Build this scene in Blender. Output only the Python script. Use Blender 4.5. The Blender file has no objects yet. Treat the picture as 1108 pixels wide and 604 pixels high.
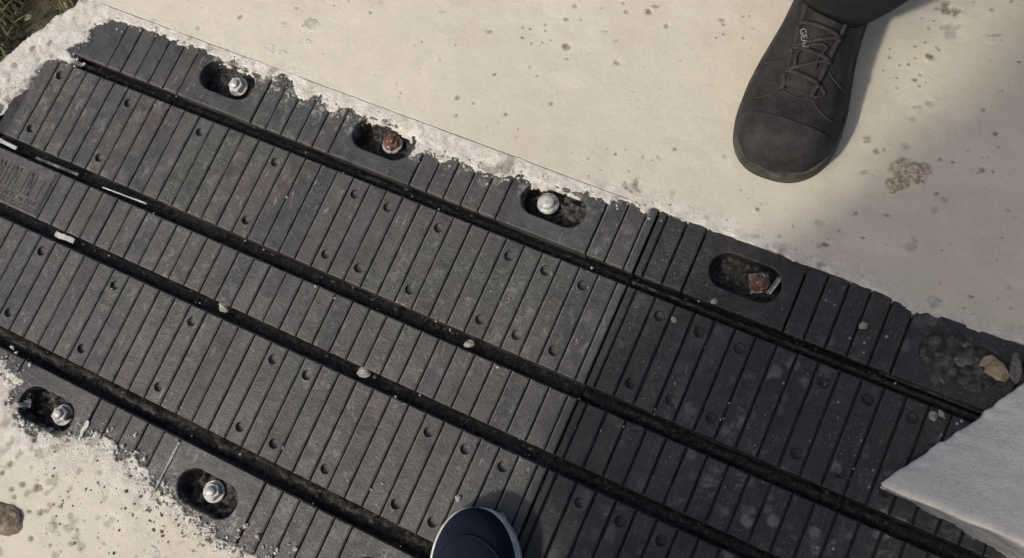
import bpy, bmesh, math, random
import numpy as np
from mathutils import Vector, Matrix, Quaternion

random.seed(7)
SC = bpy.context.scene
COL = SC.collection

# ---------------------------------------------------------------- camera
cam_d = bpy.data.cameras.new('camera')
cam = bpy.data.objects.new('camera', cam_d)
COL.objects.link(cam)
cam_d.sensor_width = 36.0
cam_d.lens = 32.487
cam_d.clip_start = 0.01
cam_d.clip_end = 500.0
CAM_ROT = Matrix(((0.8958928606755729, -0.36597293685996185, 0.2518725703141033),
                  (0.40861596551221496, 0.9013048008499276, -0.14381463309897485),
                  (-0.17438169318784258, 0.23176165655898906, 0.9570149213204433)))
cam.matrix_world = Matrix.Translation((1.0413554, -0.2278046, 1.0946439)) @ CAM_ROT.to_4x4()
SC.camera = cam

# ---------------------------------------------------------------- sky, sun, exposure
SUN_EL = math.radians(46)
SUN_AZ = math.radians(64.5 + 180)          # direction towards the sun, from +X
TO_SUN = Vector((math.cos(SUN_AZ) * math.cos(SUN_EL), math.sin(SUN_AZ) * math.cos(SUN_EL), math.sin(SUN_EL)))
world = bpy.data.worlds.new('World')
SC.world = world
world.use_nodes = True
wn = world.node_tree
wn.nodes.clear()
sky = wn.nodes.new('ShaderNodeTexSky')
sky.sky_type = 'NISHITA'
sky.sun_disc = False
sky.sun_elevation = SUN_EL
sky.sun_rotation = math.atan2(TO_SUN.x, TO_SUN.y)
sky.dust_density = 4.5
sky.ozone_density = 0.0
sky.air_density = 0.6
bg = wn.nodes.new('ShaderNodeBackground')
bg.inputs['Strength'].default_value = 0.15
wo = wn.nodes.new('ShaderNodeOutputWorld')
wn.links.new(sky.outputs[0], bg.inputs[0])
wn.links.new(bg.outputs[0], wo.inputs[0])
sun_d = bpy.data.lights.new('sun', 'SUN')
sun_d.energy = 2.15
sun_d.angle = math.radians(3.6)
sun_d.color = (1.0, 0.945, 0.85)
sun = bpy.data.objects.new('sun', sun_d)
COL.objects.link(sun)
sun.location = TO_SUN * 10
sun.rotation_euler = (-TO_SUN).to_track_quat('-Z', 'Y').to_euler()
SC.view_settings.view_transform = 'Standard'
SC.view_settings.look = 'None'
SC.view_settings.gamma = 1.0
SC.view_settings.exposure = 0.24

# ---------------------------------------------------------------- helpers
def tag(o, label=None, cat=None, group=None, kind=None):
    if label: o['label'] = label
    if cat: o['category'] = cat
    if group: o['group'] = group
    if kind: o['kind'] = kind
    return o

def empty(name, loc=(0, 0, 0), rz=0.0):
    o = bpy.data.objects.new(name, None)
    COL.objects.link(o)
    o.empty_display_size = 0.05
    o.location = loc
    o.rotation_euler = (0, 0, rz)
    return o

def link(name, me, mat=None, parent=None, loc=(0, 0, 0), rot=(0, 0, 0), smooth=False):
    o = bpy.data.objects.new(name, me)
    COL.objects.link(o)
    if mat and not me.materials: me.materials.append(mat)
    o.parent = parent
    o.location = loc
    o.rotation_euler = rot
    if smooth: me.polygons.foreach_set('use_smooth', [True] * len(me.polygons))
    return o

def mesh_py(name, vs, fs):
    me = bpy.data.meshes.new(name)
    me.from_pydata([tuple(map(float, v)) for v in vs], [], fs)
    me.update()
    return me

def bm_mesh(name, bm):
    me = bpy.data.meshes.new(name)
    bmesh.ops.recalc_face_normals(bm, faces=bm.faces)
    bm.to_mesh(me); bm.free()
    return me

def bm_box(bm, x0, x1, y0, y1, z0, z1):
    v = [bm.verts.new(p) for p in ((x0, y0, z0), (x1, y0, z0), (x1, y1, z0), (x0, y1, z0), (x0, y0, z1), (x1, y0, z1), (x1, y1, z1), (x0, y1, z1))]
    for f in ((3, 2, 1, 0), (4, 5, 6, 7), (0, 1, 5, 4), (1, 2, 6, 5), (2, 3, 7, 6), (3, 0, 4, 7)):
        bm.faces.new([v[i] for i in f])

def bm_tube(bm, pts, r, n=8, flat=1.0, caps=True):
    pts = [Vector(p) for p in pts]
    rings = []
    for i, p in enumerate(pts):
        d = (pts[min(i + 1, len(pts) - 1)] - pts[max(i - 1, 0)]).normalized()
        up = Vector((0, 0, 1)) if abs(d.z) < .9 else Vector((0, 1, 0))
        s = d.cross(up).normalized(); t = s.cross(d)
        rr = r[i] if isinstance(r, (list, tuple)) else r
        rings.append([bm.verts.new(p + s * (rr * math.cos(2 * math.pi * k / n)) + t * (rr * flat * math.sin(2 * math.pi * k / n))) for k in range(n)])
    for a, b in zip(rings, rings[1:]):
        for k in range(n):
            bm.faces.new((a[k], a[(k + 1) % n], b[(k + 1) % n], b[k]))
    if caps:
        bm.faces.new(rings[0]); bm.faces.new(rings[-1])

def hash2(ix, iy, seed):
    h = (ix.astype(np.int64) * 374761393 + iy.astype(np.int64) * 668265263 + seed * 974634777) & 0x7fffffff
    h = ((h ^ (h >> 13)) * 1274126177) & 0x7fffffff
    return ((h ^ (h >> 16)) & 0xffff) / 65535.0

def vnoise(x, y, seed=0):
    ix = np.floor(x); iy = np.floor(y)
    fx = x - ix; fy = y - iy
    fx = fx * fx * (3 - 2 * fx); fy = fy * fy * (3 - 2 * fy)
    a = hash2(ix, iy, seed); b = hash2(ix + 1, iy, seed); c = hash2(ix, iy + 1, seed); d = hash2(ix + 1, iy + 1, seed)
    return (a * (1 - fx) + b * fx) * (1 - fy) + (c * (1 - fx) + d * fx) * fy * 1.0

def fbm(x, y, scale, seed=0, oct=4):
    s = np.zeros_like(x, dtype=float); a = 1.0; t = 0.0
    for i in range(oct):
        s += a * vnoise(x / scale * 2 ** i + 17.3 * i, y / scale * 2 ** i + 5.1 * i, seed + i); t += a; a *= .5
    return s / t - .5                       # about -0.35 .. 0.35

def sstep(a, b, x):
    t = np.clip((x - a) / (b - a), 0, 1)
    return t * t * (3 - 2 * t)

def sdf_poly(px, py, poly):
    """signed distance to a closed polygon, positive outside"""
    d2 = np.full(px.shape, 1e9); ins = np.zeros(px.shape, bool)
    n = len(poly)
    for i in range(n):
        ax, ay = poly[i]; bx, by = poly[(i + 1) % n]
        ex, ey = bx - ax, by - ay
        wx, wy = px - ax, py - ay
        t = np.clip((wx * ex + wy * ey) / (ex * ex + ey * ey + 1e-12), 0, 1)
        d2 = np.minimum(d2, (wx - ex * t) ** 2 + (wy - ey * t) ** 2)
        c = ((ay > py) != (by > py)) & (px < (bx - ax) * (py - ay) / ((by - ay) if by != ay else 1e-12) + ax)
        ins ^= c
    d = np.sqrt(d2)
    return np.where(ins, -d, d)

# ---------------------------------------------------------------- material helpers
class MT:
    def __init__(s, name):
        s.m = bpy.data.materials.new(name); s.m.use_nodes = True
        s.t = s.m.node_tree; s.t.nodes.clear()
        s.out = s.t.nodes.new('ShaderNodeOutputMaterial')
        s.b = s.t.nodes.new('ShaderNodeBsdfPrincipled')
        s.t.links.new(s.b.outputs[0], s.out.inputs[0])
        s.geo = s.t.nodes.new('ShaderNodeNewGeometry')
        s.pos = s.geo.outputs['Position']
    def local(s):
        tc = s.t.nodes.new('ShaderNodeTexCoord'); s.pos = tc.outputs['Object']; return s
    def lk(s, a, b): s.t.links.new(a, b)
    def setin(s, sock, v):
        if hasattr(v, 'is_output') or isinstance(v, bpy.types.NodeSocket): s.lk(v, sock)
        else: sock.default_value = v
    def noise(s, scale, detail=4, rough=.6, vec=None, dist=0.0, stretch=None):
        n = s.t.nodes.new('ShaderNodeTexNoise')
        n.inputs['Scale'].default_value = scale; n.inputs['Detail'].default_value = detail
        n.inputs['Roughness'].default_value = rough; n.inputs['Distortion'].default_value = dist
        v = vec or s.pos
        if stretch:
            mp = s.t.nodes.new('ShaderNodeMapping'); mp.inputs['Scale'].default_value = stretch
            s.lk(v, mp.inputs[0]); v = mp.outputs[0]
        s.lk(v, n.inputs['Vector'])
        return n.outputs[0]
    def voro(s, scale, feat='F1', rnd=1.0):
        n = s.t.nodes.new('ShaderNodeTexVoronoi'); n.feature = feat
        n.inputs['Scale'].default_value = scale; n.inputs['Randomness'].default_value = rnd
        s.lk(s.pos, n.inputs['Vector'])
        return n
    def ramp(s, x, a, b, lo=0.0, hi=1.0):
        n = s.t.nodes.new('ShaderNodeMapRange'); n.interpolation_type = 'SMOOTHSTEP'
        s.setin(n.inputs['Value'], x)
        n.inputs['From Min'].default_value = a; n.inputs['From Max'].default_value = b
        n.inputs['To Min'].default_value = lo; n.inputs['To Max'].default_value = hi
        return n.outputs[0]
    def math(s, op, a, b=0.0):
        n = s.t.nodes.new('ShaderNodeMath'); n.operation = op
        s.setin(n.inputs[0], a); s.setin(n.inputs[1], b)
        return n.outputs[0]
    def mix(s, f, a, b, mode='MIX'):
        n = s.t.nodes.new('ShaderNodeMix'); n.data_type = 'RGBA'; n.blend_type = mode
        s.setin(n.inputs[0], f)
        for i, c in ((6, a), (7, b)):
            if isinstance(c, tuple): n.inputs[i].default_value = (*c[:3], 1)
            else: s.lk(c, n.inputs[i])
        return n.outputs[2]
    def bump(s, h, strength, dist, prev=None):
        n = s.t.nodes.new('ShaderNodeBump')
        n.inputs['Strength'].default_value = strength; n.inputs['Distance'].default_value = dist
        s.lk(h, n.inputs['Height'])
        if prev is not None: s.lk(prev, n.inputs['Normal'])
        return n.outputs[0]
    def done(s, col, rough=.7, nrm=None, spec=.5, metal=0.0):
        if isinstance(col, tuple): s.b.inputs['Base Color'].default_value = (*col[:3], 1)
        else: s.lk(col, s.b.inputs['Base Color'])
        s.setin(s.b.inputs['Roughness'], rough)
        s.b.inputs['Specular IOR Level'].default_value = spec
        s.setin(s.b.inputs['Metallic'], metal)
        if nrm is not None: s.lk(nrm, s.b.inputs['Normal'])
        return s.m
    def sep(s, v=None):
        n = s.t.nodes.new('ShaderNodeSeparateXYZ'); s.lk(v or s.pos, n.inputs[0]); return n.outputs
    def attr(s, name):
        n = s.t.nodes.new('ShaderNodeAttribute'); n.attribute_name = name
        q = s.t.nodes.new('ShaderNodeSeparateColor'); s.lk(n.outputs['Color'], q.inputs[0]); return q.outputs
    def rnd(s):
        return s.t.nodes.new('ShaderNodeObjectInfo').outputs['Random']

# ---------------------------------------------------------------- materials
def m_deck():
    m = MT('cream_concrete')
    a = m.attr('wear')                       # R dark dirt, G rough mortar, B brown soil
    big = m.noise(2.2, 4, .6); mid = m.noise(28, 6, .68); fine = m.noise(420, 4, .7)
    c = m.mix(m.ramp(big, .36, .64), (.495, .460, .378), (.445, .414, .343))
    c = m.mix(m.ramp(m.noise(7.5, 5, .65), .50, .66, 0, .55), c, (.43, .385, .315))
    c = m.mix(m.ramp(m.noise(5.0, 6, .7, stretch=(1, 3.2, 1)), .54, .70, 0, .5), c, (.55, .515, .45))   # trowelled laitance
    c = m.mix(m.ramp(mid, .45, .75, 0, .40), c, (.39, .355, .295))
    c = m.mix(m.ramp(fine, .56, .74, 0, .42), c, (.30, .275, .225))
    c = m.mix(m.ramp(fine, .42, .28, 0, .40), c, (.58, .54, .47))
    mort = m.mix(m.ramp(m.noise(55, 6, .72), .36, .64), (.42, .40, .355), (.60, .58, .53))
    mort = m.mix(m.ramp(m.noise(210, 4, .78), .57, .70, 0, .6), mort, (.20, .185, .155))
    c = m.mix(m.math('MULTIPLY', a[1], m.ramp(m.noise(40, 4), .30, .52)), c, mort)
    sp = m.voro(85.0)                         # pits and specks, in loose families
    spk = m.math('MULTIPLY', m.ramp(m.math('ADD', sp.outputs['Distance'], m.math('MULTIPLY', m.noise(260, 3, .7), .22)), .34, .24), m.ramp(m.noise(6.5, 4, .65), .52, .64))
    c = m.mix(m.math('MULTIPLY', spk, .62), c, (.20, .175, .135))
    dirtc = m.mix(m.ramp(m.noise(120, 4, .7), .35, .65), (.12, .105, .08), (.24, .215, .17))
    dirtn = m.math('MULTIPLY', a[0], m.ramp(m.noise(300, 5, .8), .30, .50))
    c = m.mix(dirtn, c, dirtc)
    c = m.mix(m.math('MULTIPLY', a[2], m.ramp(m.noise(210, 4, .75), .36, .60, .1, 1)), c, m.mix(m.ramp(m.noise(160, 3), .4, .6), (.16, .12, .07), (.28, .22, .145)))
    h = m.math('ADD', m.math('MULTIPLY', m.noise(170, 6, .75), m.math('ADD', m.math('MULTIPLY', a[1], 1.3), .30)), m.math('MULTIPLY', spk, -.35))
    h = m.math('ADD', h, m.math('MULTIPLY', m.noise(700, 3, .7), .12))
    n = m.bump(h, .6, .004)
    return m.done(c, m.ramp(mid, .3, .7, .76, .92), n, .25)

def m_rubber(name, k=1.0, dust=1.0, r0=.34, r1=.62):
    m = MT(name)
    p = m.sep()
    rv = m.rnd()
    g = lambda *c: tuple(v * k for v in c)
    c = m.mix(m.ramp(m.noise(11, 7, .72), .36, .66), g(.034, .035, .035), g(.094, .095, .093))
    c = m.mix(m.math('MULTIPLY', m.ramp(rv, .15, 1), .50), c, g(.096, .090, .083))
    c = m.mix(m.math('MULTIPLY', m.ramp(rv, .35, .0), .45), c, g(.034, .035, .036))
    c = m.mix(m.ramp(m.noise(4.5, 4, .6), .48, .64, 0, .55), c, g(.068, .077, .062))          # greenish film
    c = m.mix(m.ramp(m.noise(6.0, 4, .6, stretch=(1.4, .8, 1)), .52, .66, 0, .6), c, g(.098, .074, .062))   # brown film
    c = m.mix(m.ramp(m.noise(34, 6, .78), .52, .66, 0, .75), c, g(.024, .024, .024))          # dark grime
    du = m.math('MULTIPLY', m.ramp(m.noise(48, 8, .84), .50, .64), m.ramp(m.noise(4.2, 4, .65), .42, .60))
    c = m.mix(m.math('MULTIPLY', du, .46 * dust), c, (.21, .208, .20))
    sc = m.math('MULTIPLY', m.ramp(m.noise(70, 7, .85, stretch=(2.4, .45, 1)), .55, .68), m.ramp(m.noise(7.0, 3, .6), .44, .58))
    c = m.mix(m.math('MULTIPLY', sc, .70 * dust), c, (.30, .295, .28))                         # rubbed along the ribs
    st = m.ramp(m.noise(300, 5, .85), .58, .68, 0, .85)
    c = m.mix(m.math('MULTIPLY', st, m.ramp(m.noise(9, 5, .7), .46, .58)), c, (.36, .35, .335))
    right = m.ramp(p[0], .86, 1.12, .03, 1)
    low = m.ramp(p[1], .06, -.20, .35, 1)
    chalk = m.math('MULTIPLY', m.ramp(m.noise(55, 8, .82), .50, .64), m.ramp(m.noise(8, 4, .65), .44, .58))
    c = m.mix(m.math('MULTIPLY', chalk, m.math('MULTIPLY', right, m.math('MULTIPLY', low, .55))), c, (.17, .168, .16))
    vo = m.voro(38.0)
    spot = m.math('MULTIPLY', m.ramp(m.math('ADD', vo.outputs['Distance'], m.math('MULTIPLY', m.noise(150, 4, .8), .34)), .54, .38), m.ramp(m.noise(10, 4, .65), .46, .58))
    c = m.mix(m.math('MULTIPLY', spot, m.math('MULTIPLY', right, m.math('MULTIPLY', low, .60))), c, (.18, .176, .168))
    vo2 = m.voro(110.0)
    spot2 = m.math('MULTIPLY', m.ramp(vo2.outputs['Distance'], .20, .13), m.ramp(m.noise(16, 4), .55, .64))
    c = m.mix(m.math('MULTIPLY', spot2, m.math('MULTIPLY', right, .8)), c, (.40, .40, .38))
    smz = m.math('ADD', m.math('MULTIPLY', m.ramp(p[1], .020, .066), m.math('MULTIPLY', m.ramp(p[0], .16, .30), m.ramp(p[0], .86, .68))),
                 m.math('MULTIPLY', m.ramp(p[1], -.435, -.478), m.ramp(p[0], .62, .50)))
    smear = m.math('MULTIPLY', smz, m.ramp(m.noise(62, 8, .80), .515, .60))
    c = m.mix(m.math('MULTIPLY', smear, .80), c, (.40, .385, .35))                             # thin cement smears by the edge
    h = m.math('ADD', m.noise(420, 5, .75), m.math('MULTIPLY', m.noise(60, 6, .7), 2.0))
    n = m.bump(h, .55, .0015)
    return m.done(c, m.math('ADD', m.ramp(m.noise(45, 4), .3, .7, r0, r1), m.math('MULTIPLY', du, .2)), n, .5)

def m_channel():
    m = MT('dark_channel_rubber')
    c = m.mix(m.ramp(m.noise(40, 5, .7), .35, .65), (.010, .010, .010), (.022, .021, .020))
    n = m.bump(m.noise(160, 4, .7), .4, .002)
    return m.done(c, m.ramp(m.noise(60, 3), .35, .65, .35, .7), n, .5)

def m_grit(name, dark=(.014, .013, .012), lt=(.075, .07, .062), pale=.5, sc=170):
    m = MT(name)
    c = m.mix(m.ramp(m.noise(sc, 5, .7), .40, .70), dark, lt)
    c = m.mix(m.ramp(m.noise(sc * 1.7, 3, .7), .64, .74, 0, pale), c, (.36, .34, .30))
    n = m.bump(m.noise(sc * 2, 4, .7), .7, .003)
    return m.done(c, .75, n, .4)

def m_steel(name, rust):
    m = MT(name)
    r = m.ramp(m.noise(170, 5, .75), .66 - rust * .5, .78 - rust * .5)
    base = m.mix(m.ramp(m.noise(230, 4, .7), .3, .7), (.30, .30, .29), (.56, .56, .54))
    base = m.mix(m.ramp(m.noise(90, 4, .7), .52, .68, 0, .8), base, (.16, .15, .13))
    rc = m.mix(m.ramp(m.noise(330, 3), .35, .65), (.055, .024, .015), (.16, .068, .038))
    c = m.mix(r, base, rc)
    n = m.bump(m.noise(420, 4, .75), .6, .0010)
    return m.done(c, m.math('ADD', .52, m.math('MULTIPLY', r, .35)), n, .5, m.math('SUBTRACT', .35, m.math('MULTIPLY', r, .35)))

def m_plain(name, c0, c1, sc=60, rough=.8, bump=.4, bd=.002, spec=.4, bsc=None):
    m = MT(name)
    c = m.mix(m.ramp(m.noise(sc, 5, .65), .33, .67), c0, c1)
    n = m.bump(m.noise(bsc or sc * 3, 4, .7), bump, bd)
    return m.done(c, rough, n, spec)

def m_block():
    m = MT('whitewashed_concrete')
    c = m.mix(m.ramp(m.noise(9, 4, .6), .35, .65), (.71, .685, .60), (.79, .765, .68))
    c = m.mix(m.ramp(m.noise(75, 5, .7), .55, .72, 0, .5), c, (.42, .41, .385))
    c = m.mix(m.ramp(m.noise(260, 4, .75), .56, .70, 0, .5), c, (.36, .35, .32))
    c = m.mix(m.ramp(m.noise(20, 5, .65), .55, .72, 0, .35), c, (.52, .49, .42))
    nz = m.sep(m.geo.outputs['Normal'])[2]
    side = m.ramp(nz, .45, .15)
    c = m.mix(side, c, m.mix(m.ramp(m.noise(25, 4, .6, stretch=(1, 1, 3)), .35, .65), (.17, .18, .175), (.28, .285, .275)))  # steep faces much darker: the cut side's shade is put into the colour
    n = m.bump(m.math('ADD', m.noise(240, 6, .8), m.math('MULTIPLY', m.noise(60, 5, .7), 1.5)), .45, .0035)
    return m.done(c, .9, n, .25)

def m_cloth(name, c0, c1, weave=900, rough=.9):
    m = MT(name)
    c = m.mix(m.ramp(m.noise(40, 4), .3, .7), c0, c1)
    w = m.t.nodes.new('ShaderNodeTexWave'); w.inputs['Scale'].default_value = weave; w.inputs['Distortion'].default_value = 1.5
    m.lk(m.pos, w.inputs['Vector'])
    n = m.bump(m.math('ADD', m.math('MULTIPLY', w.outputs[1], .5), m.math('ADD', m.noise(30, 4), m.noise(500, 3, .7))), .6, .0016)
    return m.done(c, rough, n, .2)

M = dict(
    deck=m_deck(), rubber=m_rubber('grey_rubber', .60), worn=m_plain('worn_highlit_edge', (.060, .060, .058), (.135, .132, .126), 70, .6, .3, .001), worn_dark=m_plain('worn_highlit_dark_edge', (.018, .018, .018), (.045, .044, .042), 70, .6, .3, .001), rubber_dark=m_rubber('dark_vignetted_rubber', .22, .42),  # rubber_dark: a darker plate, with corner vignette also put into its colour
    chan=m_channel(), grit=m_grit('channel_grit'), pgrit=m_grit('pocket_grit', (.012, .011, .010), (.10, .095, .085), .75, 240),
    steel=m_steel('galvanised_steel', .0), rust=m_steel('rusted_steel', .62), dull=m_steel('dull_steel', .34), rustw=m_steel('patchy_rusted_steel', .45),
    mortar=m_plain('mortar', (.30, .285, .25), (.52, .50, .46), 90, .9, .6, .003),
    soilc=m_plain('brown_clod', (.10, .08, .055), (.24, .20, .15), 130, .95, .8, .004),
    pack=m_grit('packed_dirt', (.016, .015, .014), (.085, .08, .076), .25, 110),
    crumb=m_plain('grey_crumb', (.16, .15, .135), (.34, .325, .295), 160, .9, .6, .002),
    lump=m_plain('grey_mortar_lump', (.045, .042, .04), (.17, .16, .155), 70, .85, .7, .003),
    tan=m_plain('tan_stone', (.20, .15, .085), (.36, .29, .19), 60, .85, .6, .003),
    foam=m_plain('pale_foam', (.30, .30, .29), (.46, .46, .45), 40, .6, .25, .001),
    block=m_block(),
    soil=m_plain('dark_soil', (.030, .027, .014), (.075, .066, .040), 22, .95, .8, .02),
    leaf=m_plain('grass_blades', (.030, .040, .012), (.085, .095, .035), 30, .7, .1, .001),
    dry=m_plain('dry_leaf', (.10, .085, .05), (.20, .17, .11), 40, .8, .2, .001),
    boot=m_plain('black_boot_leather', (.008, .0075, .0075), (.024, .021, .021), 45, .72, .8, .0022, .28, 170),
    bootcap=m_plain('dusty_rubber_toe', (.010, .010, .010), (.028, .027, .025), 38, .70, .7, .0018, .28, 220),
    bootsole=m_plain('dusty_boot_sole', (.018, .017, .014), (.065, .058, .046), 50, .85, .5, .002),
    lace=m_plain('boot_lace', (.012, .011, .011), (.032, .028, .028), 90, .8, .3, .001),
    print=m_plain('pale_print', (.12, .115, .11), (.20, .19, .185), 200, .7, .1, .0005),
    trouser=m_cloth('dark_trousers', (.012, .016, .015), (.020, .025, .023)),
    navy=m_cloth('navy_knit', (.006, .010, .024), (.011, .016, .034), 600),
    jacket=m_cloth('dark_jacket', (.02, .022, .028), (.03, .033, .04)),
    white=m_plain('white_sole_rubber', (.36, .36, .34), (.62, .63, .62), 70, .55, .15, .001),
    skin=m_plain('skin', (.42, .26, .18), (.50, .32, .23), 20, .55, .1, .0005),
    hair=m_plain('dark_hair', (.012, .010, .009), (.025, .02, .017), 120, .6, .4, .002),
)

MAT_UP= [(-0.0568, -0.1064), (-0.0473, -0.0937), (-0.0301, -0.0598), (-0.0198, -0.0345), (-0.0134, -0.0253), (-0.0003, -0.0183), (0.0177, -0.0166), (0.032, -0.0092), (0.0163, -0.0032), (0.0024, 0.0012), (0.0169, 0.0155), (0.031, 0.029), (0.0192, 0.0428), (0.0317, 0.0533), (0.0464, 0.063), (0.0747, 0.0697), (0.0945, 0.0673), (0.1088, 0.0714), (0.1336, 0.0715), (0.1529, 0.0722), (0.1756, 0.0695), (0.2061, 0.0726), (0.2237, 0.0698), (0.2411, 0.067), (0.2755, 0.0673), (0.3056, 0.0633), (0.3298, 0.0668), (0.3358, 0.0755), (0.3544, 0.0691), (0.3665, 0.0547), (0.3817, 0.0602), (0.4026, 0.0714), (0.4148, 0.0622), (0.4296, 0.0534), (0.4506, 0.0639), (0.4695, 0.0609), (0.4855, 0.0661), (0.5087, 0.0683), (0.536, 0.0645), (0.5548, 0.0605), (0.5581, 0.0479), (0.5567, 0.031), (0.5768, 0.0495), (0.5998, 0.0445), (0.6148, 0.0529), (0.6307, 0.0508), (0.6522, 0.0509), (0.6812, 0.0486), (0.6936, 0.056), (0.7289, 0.0616), (0.7846, 0.0686), (0.81, 0.0681), (0.8135, 0.0746), (0.8267, 0.0668), (0.8402, 0.0759), (0.8574, 0.0788), (0.8725, 0.0719), (0.8756, 0.082), (0.8854, 0.0846), (0.9047, 0.0845), (0.9443, 0.0837), (0.973, 0.085), (1.0581, 0.0834), (1.1163, 0.0841), (1.1312, 0.0818), (1.1648, 0.0838), (1.1777, 0.0774), (1.1943, 0.0749), (1.2059, 0.0716), (1.2348, 0.0721), (1.2542, 0.0813), (1.2766, 0.0748), (1.3013, 0.0851), (1.3178, 0.0864), (1.3881, 0.0851)]
MAT_LO= [(0.6354, -0.4959), (0.6036, -0.4943), (0.5745, -0.4959), (0.5473, -0.4966), (0.5236, -0.4918), (0.4783, -0.4869), (0.4624, -0.4843), (0.4406, -0.4842), (0.4117, -0.4723), (0.3899, -0.4606), (0.3716, -0.4624), (0.3554, -0.4529), (0.3386, -0.4578), (0.3133, -0.4715), (0.2968, -0.4698), (0.2798, -0.4825), (0.2544, -0.4845), (0.2256, -0.4841), (0.1983, -0.4588), (0.1887, -0.4388), (0.1755, -0.4283), (0.1528, -0.4312), (0.109, -0.4402), (-0.0313, -0.3065), (-0.0821, -0.1769)]
EDGE= [(-0.1231, -0.115), (-0.0918, -0.0523), (-0.0806, -0.0279), (-0.0722, -0.0046), (-0.0592, 0.0141), (-0.0476, 0.0323), (-0.0339, 0.0528), (-0.022, 0.0648), (-0.0212, 0.0777), (-0.025, 0.1242)]
SPOTS= [(0.679,0.303,0.0037,0),(0.676,0.282,0.0031,0),(0.69,0.248,0.0049,0),(0.747,0.322,0.0054,2),(0.772,0.328,0.0047,0),(0.776,0.337,0.0041,0),(0.802,0.316,0.0041,2),(0.863,0.347,0.0063,2),(0.872,0.366,0.0026,2),(0.887,0.359,0.0017,0),(0.93,0.297,0.0028,0),(0.732,0.283,0.0027,2),(0.749,0.274,0.0036,2),(0.76,0.248,0.005,2),(0.75,0.239,0.0027,2),(0.722,0.247,0.0027,2),(0.699,0.231,0.0021,0),(0.726,0.214,0.0033,2),(0.693,0.197,0.0036,2),(0.651,0.257,0.0025,2),(0.737,0.327,0.0024,0),(0.714,0.312,0.0015,0),(0.694,0.288,0.0015,0),(0.658,0.204,0.0018,0),(0.672,0.195,0.0018,0),(0.705,0.167,0.0021,0),(0.514,0.241,0.0058,2),(0.416,0.204,0.0023,0),(0.617,0.178,0.0025,0),(0.585,0.132,0.0028,0),(0.594,0.109,0.0022,0),(0.655,0.132,0.0021,0),(0.379,0.125,0.003,1),(0.341,0.161,0.0109,3),(0.302,0.105,0.0086,3),(0.348,0.132,0.0061,3),(0.32,0.107,0.0062,3),(0.311,0.175,0.0028,2),(0.422,0.222,0.0027,2),(0.585,0.232,0.0028,2),(0.306,0.147,0.0062,3),(1.114,0.447,0.011,0),(1.127,0.425,0.0125,4),(1.137,0.465,0.0034,0),(1.16,0.462,0.0034,0),(1.112,0.378,0.0045,1),(1.108,0.346,0.0031,0),(1.134,0.322,0.0047,4),(1.121,0.298,0.0047,4),(1.18,0.397,0.0023,0),(1.209,0.407,0.0018,0),(1.204,0.364,0.0023,0),(1.192,0.336,0.0025,0),(1.213,0.312,0.0028,0),(1.176,0.479,0.0033,1),(1.122,0.31,0.0078,3),(1.173,0.426,0.0077,3),(1.136,0.231,0.0159,1),(1.15,0.238,0.0102,1),(1.13,0.213,0.0093,1),(1.099,0.249,0.0078,2),(1.084,0.253,0.0058,1),(1.126,0.263,0.0052,4),(1.166,0.26,0.0028,0),(1.181,0.262,0.003,0),(1.214,0.264,0.0035,0),(1.102,0.164,0.0023,0),(1.067,0.138,0.0052,4),(1.082,0.115,0.0044,0),(1.076,0.11,0.0042,4),(1.135,0.177,0.0046,2),(1.181,0.2,0.005,4),(1.188,0.216,0.0045,4),(1.177,0.219,0.0023,0),(1.171,0.149,0.0076,4),(1.174,0.158,0.006,4),(1.257,0.228,0.0027,4),(1.119,0.138,0.0021,0),(1.092,0.137,0.0018,0),(1.091,0.096,0.0047,2),(1.211,0.167,0.0015,0),(1.204,0.155,0.0012,0),(1.148,0.14,0.0015,0),(1.259,0.194,0.0015,0),(1.221,0.297,0.0015,0),(1.094,0.215,0.0078,4),(0.875,0.164,0.0023,0),(0.864,0.145,0.0034,2),(0.828,0.128,0.0032,2),(0.828,0.115,0.0037,2),(0.843,0.101,0.008,2),(0.851,0.1,0.0057,2),(0.895,0.112,0.0031,4),(0.938,0.176,0.0047,2),(0.995,0.127,0.0024,1),(1.007,0.096,0.0053,4),(0.968,0.143,0.0014,0),(0.798,0.071,0.0046,2),(0.831,0.074,0.0046,2),(0.242,-0.538,0.0041,0),(0.237,-0.553,0.0044,0),(0.273,-0.553,0.0053,0),(0.295,-0.548,0.0056,0),(0.262,-0.563,0.004,0),(0.271,-0.571,0.0033,0),(0.3,-0.578,0.003,0),(0.316,-0.572,0.0043,0),(0.321,-0.605,0.0036,0),(0.377,-0.554,0.0023,0),(0.392,-0.544,0.0032,4),(0.411,-0.536,0.0038,4),(0.35,-0.601,0.0029,0),(0.415,-0.568,0.0019,0),(0.529,-0.524,0.0028,0),(0.327,-0.543,0.0046,2),(0.337,-0.554,0.0033,0),(0.322,-0.567,0.003,0),(0.376,-0.586,0.0045,2),(0.336,-0.583,0.0091,3),(0.462,-0.534,0.005,3),(0.479,-0.55,0.0093,3),(0.284,-0.511,0.0133,3),(0.236,0.136,0.0042,2),(0.183,0.099,0.0039,4),(0.243,0.086,0.0035,4),(1.216,0.12,0.0049,2),(1.285,0.141,0.0036,4),(1.25,0.116,0.0019,0),(1.248,0.101,0.0024,0),(1.286,0.132,0.0026,4),(1.281,0.108,0.0022,2),(1.212,0.094,0.0074,3),(1.25,0.095,0.0073,3)]

# ================================================================ THE SETTING
P = 0.025                                     # rib pitch in metres
MAT_POLY = MAT_UP + [(1.888, .0842), (1.888, -.497), (1.0, -.4975), (.62, -.4985)] + MAT_LO
EDGE_POLY = [(-6, -40), (-1.2, -2.0), (-.36, -.62)] + EDGE + [(-.04, .5), (-.05, 2), (1, 40), (-60, 40), (-60, -40)]

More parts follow.
